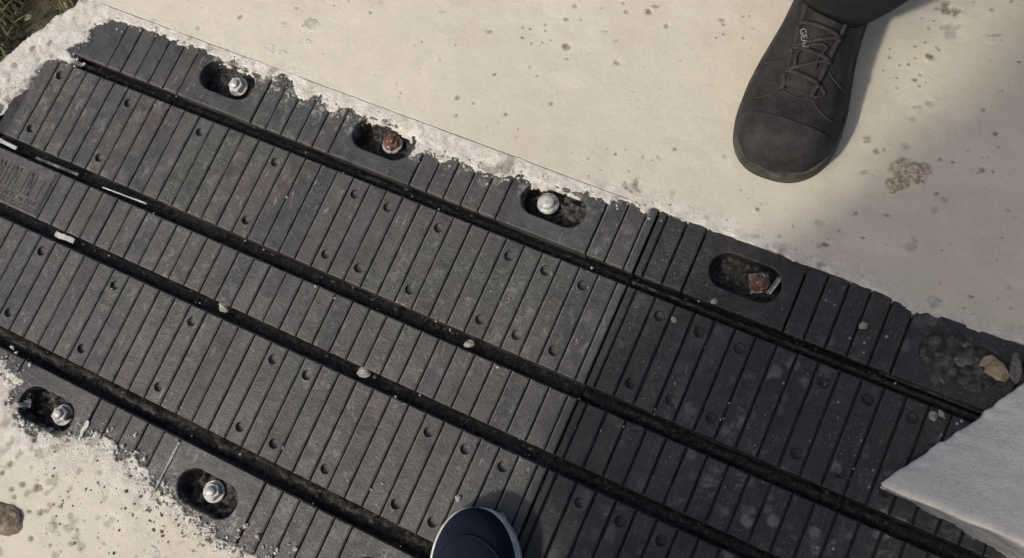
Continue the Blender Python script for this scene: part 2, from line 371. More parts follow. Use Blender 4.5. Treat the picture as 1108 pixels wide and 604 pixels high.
def build_deck():
    def axis(lo, hi, step, far0, far1):
        a = list(np.arange(lo, hi + 1e-9, step))
        l, s, x = [], step, lo
        while x > far0: s = min(s * 1.12, 6); x -= s; l.append(x)
        r, s, x = [], step, hi
        while x < far1: s = min(s * 1.12, 6); x += s; r.append(x)
        return l[::-1] + a + r
    xs = np.array(axis(-.16, 1.42, .0022, -40, 60))
    ys = axis(-.68, .52, .0022, -50, 50)
    for yc in (.0842,):                       # fine rows for the straight seam beside the joint
        ys = [y for y in ys if abs(y - yc) > .0022] + [yc - .0016, yc - .0006, yc, yc + .0006, yc + .0016]
    ys = np.array(sorted(ys))
    X, Y = np.meshgrid(xs, ys, indexing='ij')
    rag = .017 * fbm(X, Y, .020, 3, 4) + .009 * fbm(X, Y, .006, 9, 3)
    rag = rag * (1 + 1.3 * sstep(-.38, -.44, Y) * sstep(.50, .42, X))
    rag = rag * (1 - .55 * sstep(.74, .92, X) * sstep(-.1, 0, Y))
    sm = sdf_poly(X, Y, MAT_POLY)
    sd = sm + rag
    for cx_ in (.2550, .5055):
        ds = np.hypot(np.maximum(np.abs(X - cx_) - .021, 0), Y + .4575) - .022
        sd = np.minimum(sd, ds - .001)
    sg = sdf_poly(X, Y, EDGE_POLY) + .010 * fbm(X, Y, .02, 21, 3)
    near = 1 - sstep(.004, .030, sm)
    # rough mortar: between seam and joint, all of the left end, and the lower left apron
    seam_zone = (Y < .0845) & (Y > 0) & (X > .03) & (X < .98)
    rough = np.where(seam_zone, sstep(.115, .02, X * 0 + np.abs(Y - .045)), 0)
    rough = np.maximum(rough, near * .8)
    rough = np.maximum(rough, sstep(.10, .0, X + .35 * (Y + .0)) * sstep(-.3, -.1, Y))
    rough = np.maximum(rough, .85 * sstep(.075, .01, sm + .05 * fbm(X, Y, .05, 31, 3)) * sstep(-.36, -.42, Y) * sstep(.47, .36, X))
    rough = np.clip(rough * (1 - .0 * X), 0, 1)
    z = .0007 + .0016 * sstep(0, .03, sm) + .003 * fbm(X, Y, .30, 5, 2) + .0012 * fbm(X, Y, .03, 15, 3)
    grain = fbm(X, Y, .009, 41, 3)
    z = z + rough * (.0021 * grain + .0002) 
    # seam line
    on = (np.abs(Y - .0842) < .0003) & (X > .02) & (X < .93)
    z = np.where(on, z - .0045 * sstep(-.10, .10, fbm(X, Y, .05, 77, 3) + .04), z)
    dirt = np.zeros_like(X); brown = np.zeros_like(X)
    jag = fbm(X, Y, .009, 51, 4)
    for (sx, sy, r, k) in SPOTS:
        i0, i1 = np.searchsorted(xs, (sx - 2.2 * r, sx + 2.2 * r)); j0, j1 = np.searchsorted(ys, (sy - 2.2 * r, sy + 2.2 * r))
        sl = (slice(i0, i1), slice(j0, j1))
        if i1 <= i0 or j1 <= j0: continue
        d = np.hypot(X[sl] - sx, (Y[sl] - sy) * 1.15) / r + jag[sl] * (2.4 if k in (2, 3) else 1.9)
        f = sstep(1.05, .70, d)
        if k == 0: dirt[sl] = np.maximum(dirt[sl], f * .95); z[sl] = z[sl] - f * min(.0022, r * .3)
        elif k == 1: brown[sl] = np.maximum(brown[sl], f); z[sl] = z[sl] + f * .0016 * (1 + 2 * grain[sl])
        elif k == 2: g = f * sstep(-.10, .12, grain[sl]); dirt[sl] = np.maximum(dirt[sl], g * .75); z[sl] = z[sl] - g * .0014
        elif k == 3: g = f * sstep(-.02, .18, grain[sl]); dirt[sl] = np.maximum(dirt[sl], g * .45); z[sl] = z[sl] + f * .002 * grain[sl]; rough[sl] = np.maximum(rough[sl], f * .6)
        else: dirt[sl] = np.maximum(dirt[sl], f * .42); z[sl] = z[sl] - f * .0006
    # grit caught in the rough mortar of the lower left apron
    apron = sstep(-.40, -.47, Y) * sstep(.52, .34, X) 
    dirt = np.maximum(dirt, .6 * apron * sstep(.14, .24, fbm(X, Y, .013, 61, 3)))
    dirt = np.maximum(dirt, .75 * rough * sstep(.16, .26, fbm(X, Y, .016, 66, 3)))
    t = sstep(-.0026, .0016, sd)
    z = -.012 * (1 - t) + z * t
    te = sstep(-.004, .003, sg)
    z = np.where(te < 1, -.20 * (1 - te) + (z - .004 * (1 - te)) * te, z)
    nx, ny = len(xs), len(ys)
    keep = (sd > -.006) & (sg > -.009)
    idx = np.arange(nx * ny).reshape(nx, ny)
    q = np.stack([idx[:-1, :-1], idx[1:, :-1], idx[1:, 1:], idx[:-1, 1:]], -1).reshape(-1, 4)
    kf = (keep[:-1, :-1] & keep[1:, :-1] & keep[1:, 1:] & keep[:-1, 1:]).reshape(-1)
    q = q[kf]
    used = np.unique(q); remap = np.full(nx * ny, -1); remap[used] = np.arange(len(used)); q = remap[q]
    co = np.stack([X.ravel()[used], Y.ravel()[used], z.ravel()[used]], -1).astype(np.float32)
    me = bpy.data.meshes.new('concrete_deck')
    me.vertices.add(len(co)); me.vertices.foreach_set('co', co.ravel())
    me.loops.add(len(q) * 4); me.loops.foreach_set('vertex_index', q.ravel().astype(np.int32))
    me.polygons.add(len(q)); me.polygons.foreach_set('loop_start', np.arange(0, len(q) * 4, 4, dtype=np.int32))
    me.polygons.foreach_set('loop_total', np.full(len(q), 4, np.int32))
    me.polygons.foreach_set('use_smooth', np.ones(len(q), bool))
    me.update(calc_edges=True)
    at = me.color_attributes.new('wear', 'FLOAT_COLOR', 'POINT')
    c = np.stack([dirt.ravel()[used], rough.ravel()[used], brown.ravel()[used], np.ones(len(used))], -1).astype(np.float32)
    at.data.foreach_set('color', c.ravel())
    o = link('concrete_deck', me, M['deck'])
    tag(o, 'cream concrete deck with pale mortar smeared along the joint', kind='structure')
build_deck()

# bed under the rubber joint, and the lower ground beyond the slab end
bm = bmesh.new(); bm_box(bm, -.035, 1.90, -.52, .10, -.06, -.034)
tag(link('joint_bed', bm_mesh('joint_bed', bm), M['pgrit']), 'dark gritty bed beneath the rubber joint', kind='structure')

def build_ground():
    n = 90
    xs = np.concatenate([[-80, -20, -4], np.linspace(-.9, .3, n), [4, 20, 80]])
    ys = np.concatenate([[-80, -20, -4], np.linspace(-.9, .8, n), [4, 20, 80]])
    X, Y = np.meshgrid(xs, ys, indexing='ij')
    Z = -.20 + .05 * fbm(X, Y, .12, 8, 4) + .03 * fbm(X, Y, .03, 18, 3)
    v = np.stack([X.ravel(), Y.ravel(), Z.ravel()], -1)
    w = len(ys)
    fs = [(i * w + j, (i + 1) * w + j, (i + 1) * w + j + 1, i * w + j + 1) for i in range(len(xs) - 1) for j in range(w - 1)]
    tag(link('ground', mesh_py('ground', v, fs), M['soil'], smooth=True), 'dark soil below the end of the slab', kind='structure')
build_ground()

def build_grass():
    rg = random.Random(3)
    vs, fs = [], []
    for i in range(5200):
        x = rg.uniform(-.75, .02); y = rg.uniform(-.45, .55)
        if x > -.03 + (y - .05) * .55 - .06 and y < .12: continue
        if y >= .12 and x > -.07: continue
        if (math.sin(x * 31) + math.sin(y * 27 + x * 13)) < -.7: continue
        h = rg.uniform(.02, .085); a = rg.uniform(0, 6.28); l = rg.uniform(.2, 1.3) * h
        w = rg.uniform(.0012, .0032)
        dx, dy = math.cos(a), math.sin(a)
        px, py = -dy * w, dx * w
        z = -.205
        b = len(vs)
        for t, ww in ((0, 1), (.5, .85), (.8, .5)):
            cx, cy, cz = x + dx * l * t * t, y + dy * l * t * t, z + h * t * (1.25 - .45 * t)
            vs += [(cx - px * ww, cy - py * ww, cz), (cx + px * ww, cy + py * ww, cz)]
        vs.append((x + dx * l, y + dy * l, z + h * .8))
        fs += [(b, b + 1, b + 3, b + 2), (b + 2, b + 3, b + 5, b + 4), (b + 4, b + 5, b + 6)]
    me = mesh_py('grass', vs, fs)
    tag(link('grass', me, M['leaf']), 'low scrubby grass below the slab end', 'grass', kind='stuff')
    vs, fs = [], []
    for i in range(420):
        x = rg.uniform(-.7, 0); y = rg.uniform(-.4, .5)
        if x > -.03 + (y - .05) * .55 - .06 and y < .12: continue
        r = rg.uniform(.006, .02); a = rg.uniform(0, 6.28); z = -.19 + rg.uniform(0, .03)
        ca, sa = math.cos(a), math.sin(a); b = len(vs)
        for (u, v, w) in ((-1, 0, .1), (-.2, .42, .25), (.5, .36, .1), (1, 0, -.1), (.5, -.36, .15), (-.2, -.42, .3)):
            vs.append((x + r * (u * ca - v * sa), y + r * (u * sa + v * ca), z + r * w + rg.uniform(-.2, .2) * r))
        fs += [(b, b + 1, b + 2, b + 3), (b, b + 3, b + 4, b + 5)]
    tag(link('leaf_litter', mesh_py('leaf_litter', vs, fs), M['dry']), 'dry leaf litter lying in the grass below the slab', 'litter', kind='stuff')
build_grass()

# ================================================================ THE RUBBER JOINT
# rows across the joint: y of top and bottom edge
ROW = dict(top=(.0842, 0.0), one=(-.0171, -.1467), mid=(-.1662, -.2371), two=(-.2550, -.3887), low=(-.4131, -.4972))
CHAN = [(0.0, -.0171), (-.1467, -.1662), (-.2371, -.2550), (-.3887, -.4131)]
def shift(k, row):
    return {'top': 0, 'one': 0, 'mid': .4, 'two': .8, 'low': 1.4}[row] * -.028 * max(0, 23.5 - k)

def bar_mesh(w, l, h=.012, ch=.0017, holes=(), hr=.0067, mat='rubber'):
    """rib centred at origin, top at z=0, chamfered top edges, optional blind holes"""
    bm = bmesh.new()
    def ring(dx, dy, z): return [bm.verts.new((sx * dx, sy * dy, z)) for sx, sy in ((-1, -1), (1, -1), (1, 1), (-1, 1))]
    a = ring(w / 2 - ch, l / 2 - ch, 0); b = ring(w / 2, l / 2, -ch); c = ring(w / 2, l / 2, -h)
    for p, q in ((a, b), (b, c)):
        for i in range(4): bm.faces.new((q[i], q[(i + 1) % 4], p[(i + 1) % 4], p[i]))
    if not holes: bm.faces.new(a)
    else:
        es = [bm.edges.new((a[i], a[(i + 1) % 4])) if not bm.edges.get((a[i], a[(i + 1) % 4])) else bm.edges.get((a[i], a[(i + 1) % 4])) for i in range(4)]
        for (hx, hy) in holes:
            N = 16
            t = [bm.verts.new((hx + hr * math.cos(6.28318 * i / N), hy + hr * math.sin(6.28318 * i / N), 0)) for i in range(N)]
            u = [bm.verts.new((hx + hr * .90 * math.cos(6.28318 * i / N), hy + hr * .90 * math.sin(6.28318 * i / N), -.0043)) for i in range(N)]
            ce = bm.verts.new((hx, hy, -.0050))
            for i in range(N):
                es.append(bm.edges.new((t[i], t[(i + 1) % N])))
            bm.edges.ensure_lookup_table()
            for i in range(N):
                bm.faces.new((t[i], t[(i + 1) % N], u[(i + 1) % N], u[i]))
                bm.faces.new((u[i], u[(i + 1) % N], ce))
        bmesh.ops.triangle_fill(bm, edges=es, use_beauty=True, use_dissolve=False)
    bmesh.ops.recalc_face_normals(bm, faces=bm.faces)
    for f in bm.faces:                                    # top faces face up
        if f.calc_center_median().z > -1e-5 and f.normal.z < 0: f.normal_flip()
    for f in bm.faces:
        if .2 < f.normal.z < .95 and abs(f.normal.x) > .3 and f.calc_center_median().z > -.002: f.material_index = 1  # chamfers use a paler rubber: wear, plus the edge highlight put into the colour
    me = bpy.data.meshes.new('rib'); bm.to_mesh(me); bm.free()
    me.materials.append(M[mat]); me.materials.append(M['worn' if mat == 'rubber' else 'worn_dark'])
    return me

def pad_mesh(w, l, sl, sw, mat, cx=0.0, cy=0.0, h=.033, ch=.0012):
    """flange pad with a stadium shaped through slot"""
    bm = bmesh.new()
    def ring(dx, dy, z): return [bm.verts.new((sx * dx, sy * dy, z)) for sx, sy in ((-1, -1), (1, -1), (1, 1), (-1, 1))]
    a = ring(w / 2 - ch, l / 2 - ch, 0); b = ring(w / 2, l / 2, -ch); c = ring(w / 2, l / 2, -h)
    for p, q in ((a, b), (b, c)):
        for i in range(4): bm.faces.new((q[i], q[(i + 1) % 4], p[(i + 1) % 4], p[i]))
    es = [bm.edges.get((a[i], a[(i + 1) % 4])) for i in range(4)]
    N = 14; pts = []
    r = sw / 2
    for s in (1, -1):
        for i in range(N + 1):
            t = -math.pi / 2 + math.pi * i / N
            pts.append((cx + s * (sl / 2 - r + r * math.cos(t)), cy + s * r * math.sin(t)))
    def rg(f, z): return [bm.verts.new((cx + (x - cx) * (1 + f / (sl / 2)), cy + (y - cy) * (1 + f / r), z)) for x, y in pts]
    t0 = rg(.0018, 0); t1 = rg(.0004, -.0012); t2 = rg(-.0005, -h)
    n = len(pts)
    for i in range(n): es.append(bm.edges.new((t0[i], t0[(i + 1) % n])))
    for p, q in ((t0, t1), (t1, t2)):
        for i in range(n): bm.faces.new((p[i], p[(i + 1) % n], q[(i + 1) % n], q[i]))
    bmesh.ops.triangle_fill(bm, edges=es, use_beauty=True, use_dissolve=False)
    bmesh.ops.recalc_face_normals(bm, faces=bm.faces)
    me = bpy.data.meshes.new('flange_pad'); bm.to_mesh(me); bm.free()
    me.materials.append(mat)
    return me

HOLES_ONE = {k: (1, 1) for k in (0, 5, 15, 20, 22, 25, 29, 31, 33, 37, 39, 41, 45, 47, 49, 53, 55, 60, 65, 70)}
HOLES_ONE[10] = (1, 0)
HOLES_TWO = {k: (1, 1) for k in (0, 5, 10, 15, 20, 22, 29, 31, 33, 37, 39, 41, 45, 47, 49, 53, 55, 60, 65, 70)}
HOLES_TWO[25] = (0, 1)
SLIT = .0021
BAR = {}
def bar(row, holes, w=P - SLIT, mat='rubber'):
    key = (row, holes, round(w, 4), mat)
    if key not in BAR:
        y1, y0 = ROW[row]
        hs = []
        cy = (y0 + y1) / 2
        if row == 'one': ys = (-.0376, -.1248)
        else: ys = (-.2750, -.3678)
        for f, y in zip(holes, ys):
            if f: hs.append((0, y - cy))
        BAR[key] = bar_mesh(w, y1 - y0, holes=hs, mat=mat)
    return BAR[key]

def base_mesh(x0, x1):
    """the moulded body under the ribs: one profile with four deep channels, swept along the joint"""
    prof = [(.0, -.034), (.0, -.024)]
    z = -.0060
    prof = [(.0, -.034)]
    for i, (a, b) in enumerate(CHAN):
        if i == 0: prof += [(a - .0002, -.0235)]
        else: prof += [(CHAN[i - 1][1], z), (a, z), (a, -.0235)]
        prof += [(b, -.0235)]
    prof += [(CHAN[3][1], -.034)]
    vs = [(x0, y, zz) for y, zz in prof] + [(x1, y, zz) for y, zz in prof]
    n = len(prof)
    fs = [(i, i + 1, n + i + 1, n + i) for i in range(n - 1)]
    bm = bmesh.new(); bv = [bm.verts.new(v) for v in vs]
    for f in fs: bm.faces.new([bv[i] for i in f])
    bm.faces.new([bv[n - 1], bv[0], bv[n], bv[2 * n - 1]])
    return bm_mesh('base', bm)

def dirt_strip(x0, x1, y0, y1, base, amp, seed, rid=0.0):
    """lumpy grit lying in a channel"""
    nx = int((x1 - x0) / .003); ny = 8
    xs = np.linspace(x0, x1, nx); ts = np.linspace(0, 1, ny)
    X, T = np.meshgrid(xs, ts, indexing='ij')
    Y = y0 + (y1 - y0) * T
    Z = base + rid * np.sin(math.pi * T) ** 2 + amp * (fbm(X, Y, .035, seed, 3) + .9 * fbm(X, Y, .008, seed + 5, 2)) * np.sin(math.pi * np.clip(T, .08, .92)) ** .5
    Z[:, 0] -= .003; Z[:, -1] -= .003
    v = np.stack([X.ravel(), Y.ravel(), Z.ravel()], -1)
    fs = [(i * ny + j, i * ny + j + 1, (i + 1) * ny + j + 1, (i + 1) * ny + j) for i in range(nx - 1) for j in range(ny - 1)]
    return mesh_py('channel_grit', v, fs)

def build_plate(k0, k1, label, pads):
    """k0, k1: first and last joint position in pitches"""
    rg = random.Random(int(k0 * 10))
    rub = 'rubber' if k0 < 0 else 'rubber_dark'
    x0, x1 = k0 * P, k1 * P
    xc = (x0 + x1) / 2
    root = empty('rubber_joint_plate', (xc, -.2065, 0))
    tag(root, label, 'expansion joint', 'moulded rubber plates of the expansion joint')
    def put(name, me, x, y, z=0.0, rz=0.0, mat=None):
        o = link(name, me, mat, root, (x - xc, y + .2065, z), (0, 0, rz))
        return o
    b = link('base', base_mesh(max(x0, -.045) - xc, x1 - xc), M['chan'], root, (0, .2065, 0))
    ks0, ks1 = math.ceil(k0), math.floor(k1)
    for row in ('one', 'mid', 'two'):
        y1, y0 = ROW[row]
        edges = [k0] + list(range(ks0, ks1 + 1)) + [k1]
        for a, c in zip(edges, edges[1:]):
            if a * P < (-.035 if row == 'one' else -.075): continue      # beyond this the slab has ended
            if row == 'mid' and a < 4 and k0 < 0: continue             # the lettered panel is there
            xa = (a + shift(a, row)) * P; xb = (c + shift(c, row)) * P
            w = xb - xa - SLIT
            holes = (0, 0)
            if row == 'one' and isinstance(a, int): holes = HOLES_ONE.get(a, (0, 0))
            if row == 'two' and isinstance(a, int): holes = HOLES_TWO.get(a, (0, 0))
            me = bar(row, holes, w, rub)
            put('rib', me, (xa + xb) / 2, (y0 + y1) / 2, rg.uniform(-.0007, .0004), rg.uniform(-.0012, .0012))
    if k0 < 0:                                                          # lettered panel at the end of the middle row
        y1, y0 = ROW['mid']; xe = (4 + shift(4, 'mid')) * P
        me = bar_mesh(xe - SLIT / 2 + .075, y1 - y0)
        pan = put('name_panel', me, (xe - SLIT / 2 - .075) / 2, (y0 + y1) / 2)
        bmx = bmesh.new()
        yc = (y0 + y1) / 2; hx = (xe - SLIT / 2 + .075) / 2
        def stroke(xa, ya, xb, yb, w=.0022, h=.0006):
            d = Vector((xb - xa, yb - ya, 0)); n = Vector((-d.y, d.x, 0)).normalized() * w / 2
            p = [Vector((xa, ya, 0)), Vector((xb, yb, 0))]
            vs = [bmx.verts.new(q) for q in (p[0] - n, p[1] - n, p[1] + n, p[0] + n)]
            vt = [bmx.verts.new(Vector((q.co.x, q.co.y, h)) ) for q in vs]
            bmx.faces.new(vt)
            for i in range(4): bmx.faces.new((vs[i], vs[(i + 1) % 4], vt[(i + 1) % 4], vt[i]))
        # raised border, tall letters and a row of small characters, worn past reading
        stroke(hx - .006, .030, hx - .006, -.030); stroke(hx - .003, .032, hx - .003, -.032, .001)
        stroke(-hx + .02, -.0275, hx - .006, -.0275); stroke(-hx + .02, -.0315, hx - .003, -.0315, .001)
        X0 = hx - .020
        for i, (kind) in enumerate('|N|MHMX'):
            xx = X0 - i * .0145
            t0, b0 = .020, -.012
            stroke(xx + .004, t0, xx + .004, b0, .002)
            if kind in 'NMH': stroke(xx - .004, t0, xx - .004, b0, .002)
            if kind == 'N': stroke(xx - .004, t0, xx + .004, b0, .002)
            if kind == 'M': stroke(xx - .004, t0, xx, .004, .002); stroke(xx + .004, t0, xx, .004, .002)
            if kind == 'H': stroke(xx - .004, .004, xx + .004, .004, .002)
            if kind == 'X': stroke(xx - .006, t0, xx + .006, b0, .002)
        for i in range(15):
            xx = X0 + .006 - i * .0068
            stroke(xx, -.0165, xx - .002, -.0235, .0016); 
            if i % 2: stroke(xx - .002, -.0235, xx - .0045, -.018, .0014)
        link('raised_lettering', bm_mesh('raised_lettering', bmx), M['rubber'], pan)
    # flanges: ribs and slotted pads in turn
    for row, sg in (('top', 1), ('low', -1)):
        y1, y0 = ROW[row]; yc = (y0 + y1) / 2
        l = y1 - y0
        yc += 0
        cuts = []
        edges = [k0] + [q for q in range(ks0, ks1 + 1) if not (k0 < 0 and row == 'top' and q in (1, 2))] + [k1]
        i = 0
        segs = []
        while i < len(edges) - 1:
            a = edges[i]
            hit = [p for p in pads if p == a]
            if hit and a + 5 <= k1:
                segs.append((a, a + 5, True)); i = edges.index(a + 5)
            else:
                segs.append((a, edges[i + 1], False)); i += 1
        runs = []
        for a, c, pad in segs:
            xa = (a + shift(a, row)) * P; xb = (c + shift(c, row)) * P
            if xa < -.012: continue
            w = xb - xa - SLIT
            if pad:
                key = ('pad', row, round(w, 4), rub)
                if key not in BAR:
                    BAR[key] = pad_mesh(w, l, .086, .044, M[rub], 0, (.0445 - .0421) * sg)
                put('flange_pad', BAR[key], (xa + xb) / 2, yc, 0)
            else:
                key = ('frib', row, round(w, 4), rub)
                if key not in BAR:
                    me = bar_mesh(w, l, mat=rub); BAR[key] = me
                put('flange_rib', BAR[key], (xa + xb) / 2, yc, rg.uniform(-.0006, .0004), rg.uniform(-.001, .001))
                if runs and abs(runs[-1][1] - xa) < 1e-6: runs[-1][1] = xb
                else: runs.append([xa, xb])
        for xa, xb in runs:
            bmf = bmesh.new()
            bm_box(bmf, xa - xc + .0012, xb - xc - .0012, y0 + .2065 + .0006, y1 + .2065 - .0006, -.0335, -.0085)
            link('flange_base', bm_mesh('flange_base', bmf), M['chan'], root)
    for i, (a, c) in enumerate(CHAN):
        amp = (.0075, .0060, .0050, .0095)[i]
        rid = (.006, .001, .0, .005)[i] + (.004 if k0 > 0 else 0)
        g = link('channel_grit', dirt_strip(max(x0, -.044) - xc, x1 - xc, c + .0006, a - .0006, -.0215, amp, 100 + i * 7 + int(k0), rid), M['grit'], root, (0, .2065, 0), smooth=True)
        g['kind'] = 'stuff'
    return root

PADS_A = [8, 18, 28]
PADS_B = [38, 48, 58, 68]
build_plate(-4.5, 35.49, 'grey ribbed rubber joint plate in full light, left of the butt joint', PADS_A)
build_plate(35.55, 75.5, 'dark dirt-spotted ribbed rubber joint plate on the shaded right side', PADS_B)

# ---------------------------------------------------------------- anchor bolts in the slots
def hex_nut(r, h, hole, ch=.0012):
    bm = bmesh.new()
    def hexr(rr, z): return [bm.verts.new((rr * math.cos(math.pi / 3 * i), rr * math.sin(math.pi / 3 * i), z)) for i in range(6)]
    a, b, c, d = hexr(r, 0), hexr(r, h - ch), hexr(r - ch, h), hexr(hole, h)
    for p, q in ((a, b), (b, c), (c, d)):
        for i in range(6): bm.faces.new((p[i], p[(i + 1) % 6], q[(i + 1) % 6], q[i]))
    return bm_mesh('nut', bm)

def lathe(prof, n=24):
    bm = bmesh.new(); rings = []
    for r, z in prof:
        rings.append([bm.verts.new((max(r, 1e-5) * math.cos(2 * math.pi * i / n), max(r, 1e-5) * math.sin(2 * math.pi * i / n), z)) for i in range(n)])
    for p, q in zip(rings, rings[1:]):
        for i in range(n): bm.faces.new((p[i], p[(i + 1) % n], q[(i + 1) % n], q[i]))
    bm.faces.new(rings[0]); bm.faces.new(rings[-1])
    bmesh.ops.remove_doubles(bm, verts=bm.verts, dist=1e-6)
    return bm_mesh('lathe', bm)

NUT = hex_nut(.0112, .0085, .0058)
WASH = lathe([(.0060, -.0015), (.0138, -.0015), (.0142, -.0004), (.0138, .0008), (.0060, .0008)])
STUD = lathe([(.0058, -.02), (.0058, .0098), (.0062, .0100), (.0058, .0106), (.0062, .0112), (.0058, .0118), (.0060, .0126), (.0046, .0140), (.0, .0142)], 20)
CAPB = lathe([(.0128, -.001), (.0131, .001), (.0115, .0024), (.0090, .0030), (.0090, .0085), (.0084, .0098), (.006, .0106), (0, .0108)], 24)
def bolt(x, y, z, rz, kind, label, tilt=(0, 0), plate=False):
    o = empty('anchor_bolt', (x, y, z), rz)
    o.rotation_euler = (tilt[0], tilt[1], rz)
    tag(o, label, 'bolt', 'anchor bolts sunk in the slots')
    nm, wm, sm = {'clean': ('steel', 'steel', 'steel'), 'rust': ('rust', 'dull', 'rust'), 'dull': ('dull', 'steel', 'dull')}[kind]
    for me in (NUT, WASH, STUD, CAPB): pass
    if plate:
        bq = bmesh.new(); bm_box(bq, -.0120, .0120, -.0120, .0120, -.002, .0008)
        bmesh.ops.bevel(bq, geom=list(bq.edges), offset=.0006, segments=1, affect='EDGES')
        w = link('square_washer', bm_mesh('square_washer', bq), M['rustw'], o)
    else: w = link('washer', WASH.copy(), M[wm], o)
    if kind == 'dull':
        link('flanged_head', CAPB.copy(), M['steel'], o, smooth=True)
    else:
        link('nut', NUT.copy(), M[nm], o, (0, 0, .001))
        link('stud', STUD.copy(), M['steel' if kind == 'clean' else sm], o, (0, 0, 0), smooth=True)
    return o
bolt(.2735, .0445, -.0150, .3, 'clean', 'bright steel bolt in the slot nearest the grassy slab end, upper row', (.06, -.05))
bolt(.5224, .0466, -.0150, .9, 'rust', 'rust-brown bolt with pale tip, second slot from grassy end, upper row', (-.05, .05))
bolt(.7521, .0459, -.0135, .2, 'dull', 'round flanged pale steel bolt in the slot just left of the butt joint')
bolt(1.030, .0473, -.0140, .5, 'rust', 'red-rusted bolt in the slot just right of the butt joint', (.10, .06), True)
bolt(.2666, -.4571, -.0140, .7, 'clean', 'pale steel bolt in the lower-row slot nearest the left edge', (-.05, .08))
bolt(.5111, -.4546, -.0135, .1, 'clean', 'pale steel bolt in the lower-row slot right of the mortar-filled ribs', (-.05, .08))
# loose square washer standing beside the rusted bolt
bm = bmesh.new(); bm_box(bm, -.0012, .0012, -.013, .013, -.002, .010)
o = link('steel_plate', bm_mesh('steel_plate', bm), M['dull'], None, (1.0455, .0505, -.0125), (0, .35, -.25))
tag(o, 'thin bent steel plate standing beside the red-rusted bolt', 'plate')

# ---------------------------------------------------------------- grit lying in the slots
def pocket_grit(x, y, base, amp, side, label, seed):
    n = 40
    xs = np.linspace(-.045, .045, n); ys = np.linspace(-.0235, .0235, 22)
    X, Y = np.meshgrid(xs, ys, indexing='ij')
    Z = base + amp * (fbm(X + seed, Y, .02, seed, 3) + 1.1 * fbm(X + seed, Y, .006, seed + 3, 2)) + side * X * .16
    v = np.stack([X.ravel(), Y.ravel(), Z.ravel()], -1); w = 22
    fs = [(i * w + j, (i + 1) * w + j, (i + 1) * w + j + 1, i * w + j + 1) for i in range(n - 1) for j in range(w - 1)]
    o = link('slot_grit', mesh_py('slot_grit', v, fs), M['pgrit'], None, (x, y, 0), smooth=True)
    tag(o, label, 'grit', kind='stuff')
for i, (x, y, b, a, s, l) in enumerate((
        (.2625, .0445, -.024, .008, .6, 'dark grit around the bright bolt nearest the slab end'),
        (.5125, .0445, -.023, .010, .8, 'dark grit around the rust-brown bolt'),
        (.7625, .0445, -.022, .014, .9, 'crumbled grit beside the flanged bolt'),
        (1.0125, .0445, -.021, .008, .3, 'damp dark grit around the red-rusted bolt'),
        (.252, -.4575, -.021, .016, 1.2, 'dry crumbs in the lower slot nearest the left edge'),
        (.508, -.4575, -.020, .016, 1.0, 'dry crumbs in the lower slot right of the mortar-filled ribs'))):
    pocket_grit(x, y, b, a, s, l, 200 + 11 * i)
def dirt_mound(x, y, rx, ry, h, label, seed):
    n = 46
    t = np.linspace(-1.25, 1.25, n)
    X, Y = np.meshgrid(t * rx, t * ry, indexing='ij')
    R_ = np.hypot(X / rx, Y / ry) + .55 * fbm(X + seed, Y, .03, seed, 3)
    Z = -.004 + h * sstep(1.15, .35, R_) + .009 * (fbm(X + seed, Y, .016, seed + 3, 3) + .8 * fbm(X + seed, Y, .006, seed + 7, 2)) * sstep(1.25, .7, R_) - .006 * sstep(.95, 1.25, R_)
    v = np.stack([X.ravel(), Y.ravel(), Z.ravel()], -1)
    fs = [(i * n + j, (i + 1) * n + j, (i + 1) * n + j + 1, i * n + j + 1) for i in range(n - 1) for j in range(n - 1)]
    tag(link('packed_dirt', mesh_py('packed_dirt', v, fs), M['pack'], None, (x, y, 0), smooth=True), label, 'dirt', kind='stuff')
dirt_mound(1.2650, .0420, .060, .036, .0065, 'hard grey dirt choking the slot beside the white block', 290)

# ---------------------------------------------------------------- lumps, chips and strips
def rock(name, x, y, z, sx, sy, sz, mat, label, cat, seed, group=None, rz=0, sub=3, jag=.35):
    bm = bmesh.new(); bmesh.ops.create_icosphere(bm, subdivisions=sub, radius=1.0)
    rg = random.Random(seed); ph = [rg.uniform(0, 6.28) for _ in range(6)]
    for v in bm.verts:
        p = v.co
        f = 1 + jag * (.5 * math.sin(2.3 * p.x + ph[0]) * math.sin(2.7 * p.y + ph[1]) + .35 * math.sin(4.6 * p.z + ph[2] + 3 * p.x) + .22 * math.sin(9 * p.x + ph[3]) * math.sin(8 * p.y + ph[4]) * math.sin(7 * p.z + ph[5]) + rg.uniform(-.16, .16))
        v.co = Vector((p.x * sx * f, p.y * sy * f, p.z * sz * f))
    me = bm_mesh(name, bm)
    return tag(link(name, me, M[mat], None, (x, y, z), (0, 0, rz)), label, cat, group)
# slot near the block is choked with broken mortar
rock('mortar_lump', 1.245, .036, -0.0080, .015, .019, .009, 'lump', 'left grey lump in the choked slot near the white block', 'rubble', 1, 'broken mortar in the choked slot', .4)
rock('mortar_lump', 1.268, .045, -0.0060, .016, .020, .010, 'lump', 'biggest grey lump in the choked slot, left of the tan stone', 'rubble', 2, 'broken mortar in the choked slot', -.5)
rock('mortar_lump', 1.262, .062, -0.0080, .014, .010, .008, 'lump', 'uppermost grey lump in the choked slot near the white block', 'rubble', 3, 'broken mortar in the choked slot', .1)
rock('mortar_lump', 1.251, .014, -0.0070, .014, .008, .006, 'lump', 'lowest grey lump, below the choked slot near the white block', 'rubble', 4, 'broken mortar in the choked slot', -.5)
rock('mortar_lump', 1.283, .026, -0.0070, .012, .009, .007, 'lump', 'small grey lump directly below the tan stone', 'rubble', 6, 'broken mortar in the choked slot', -.3)
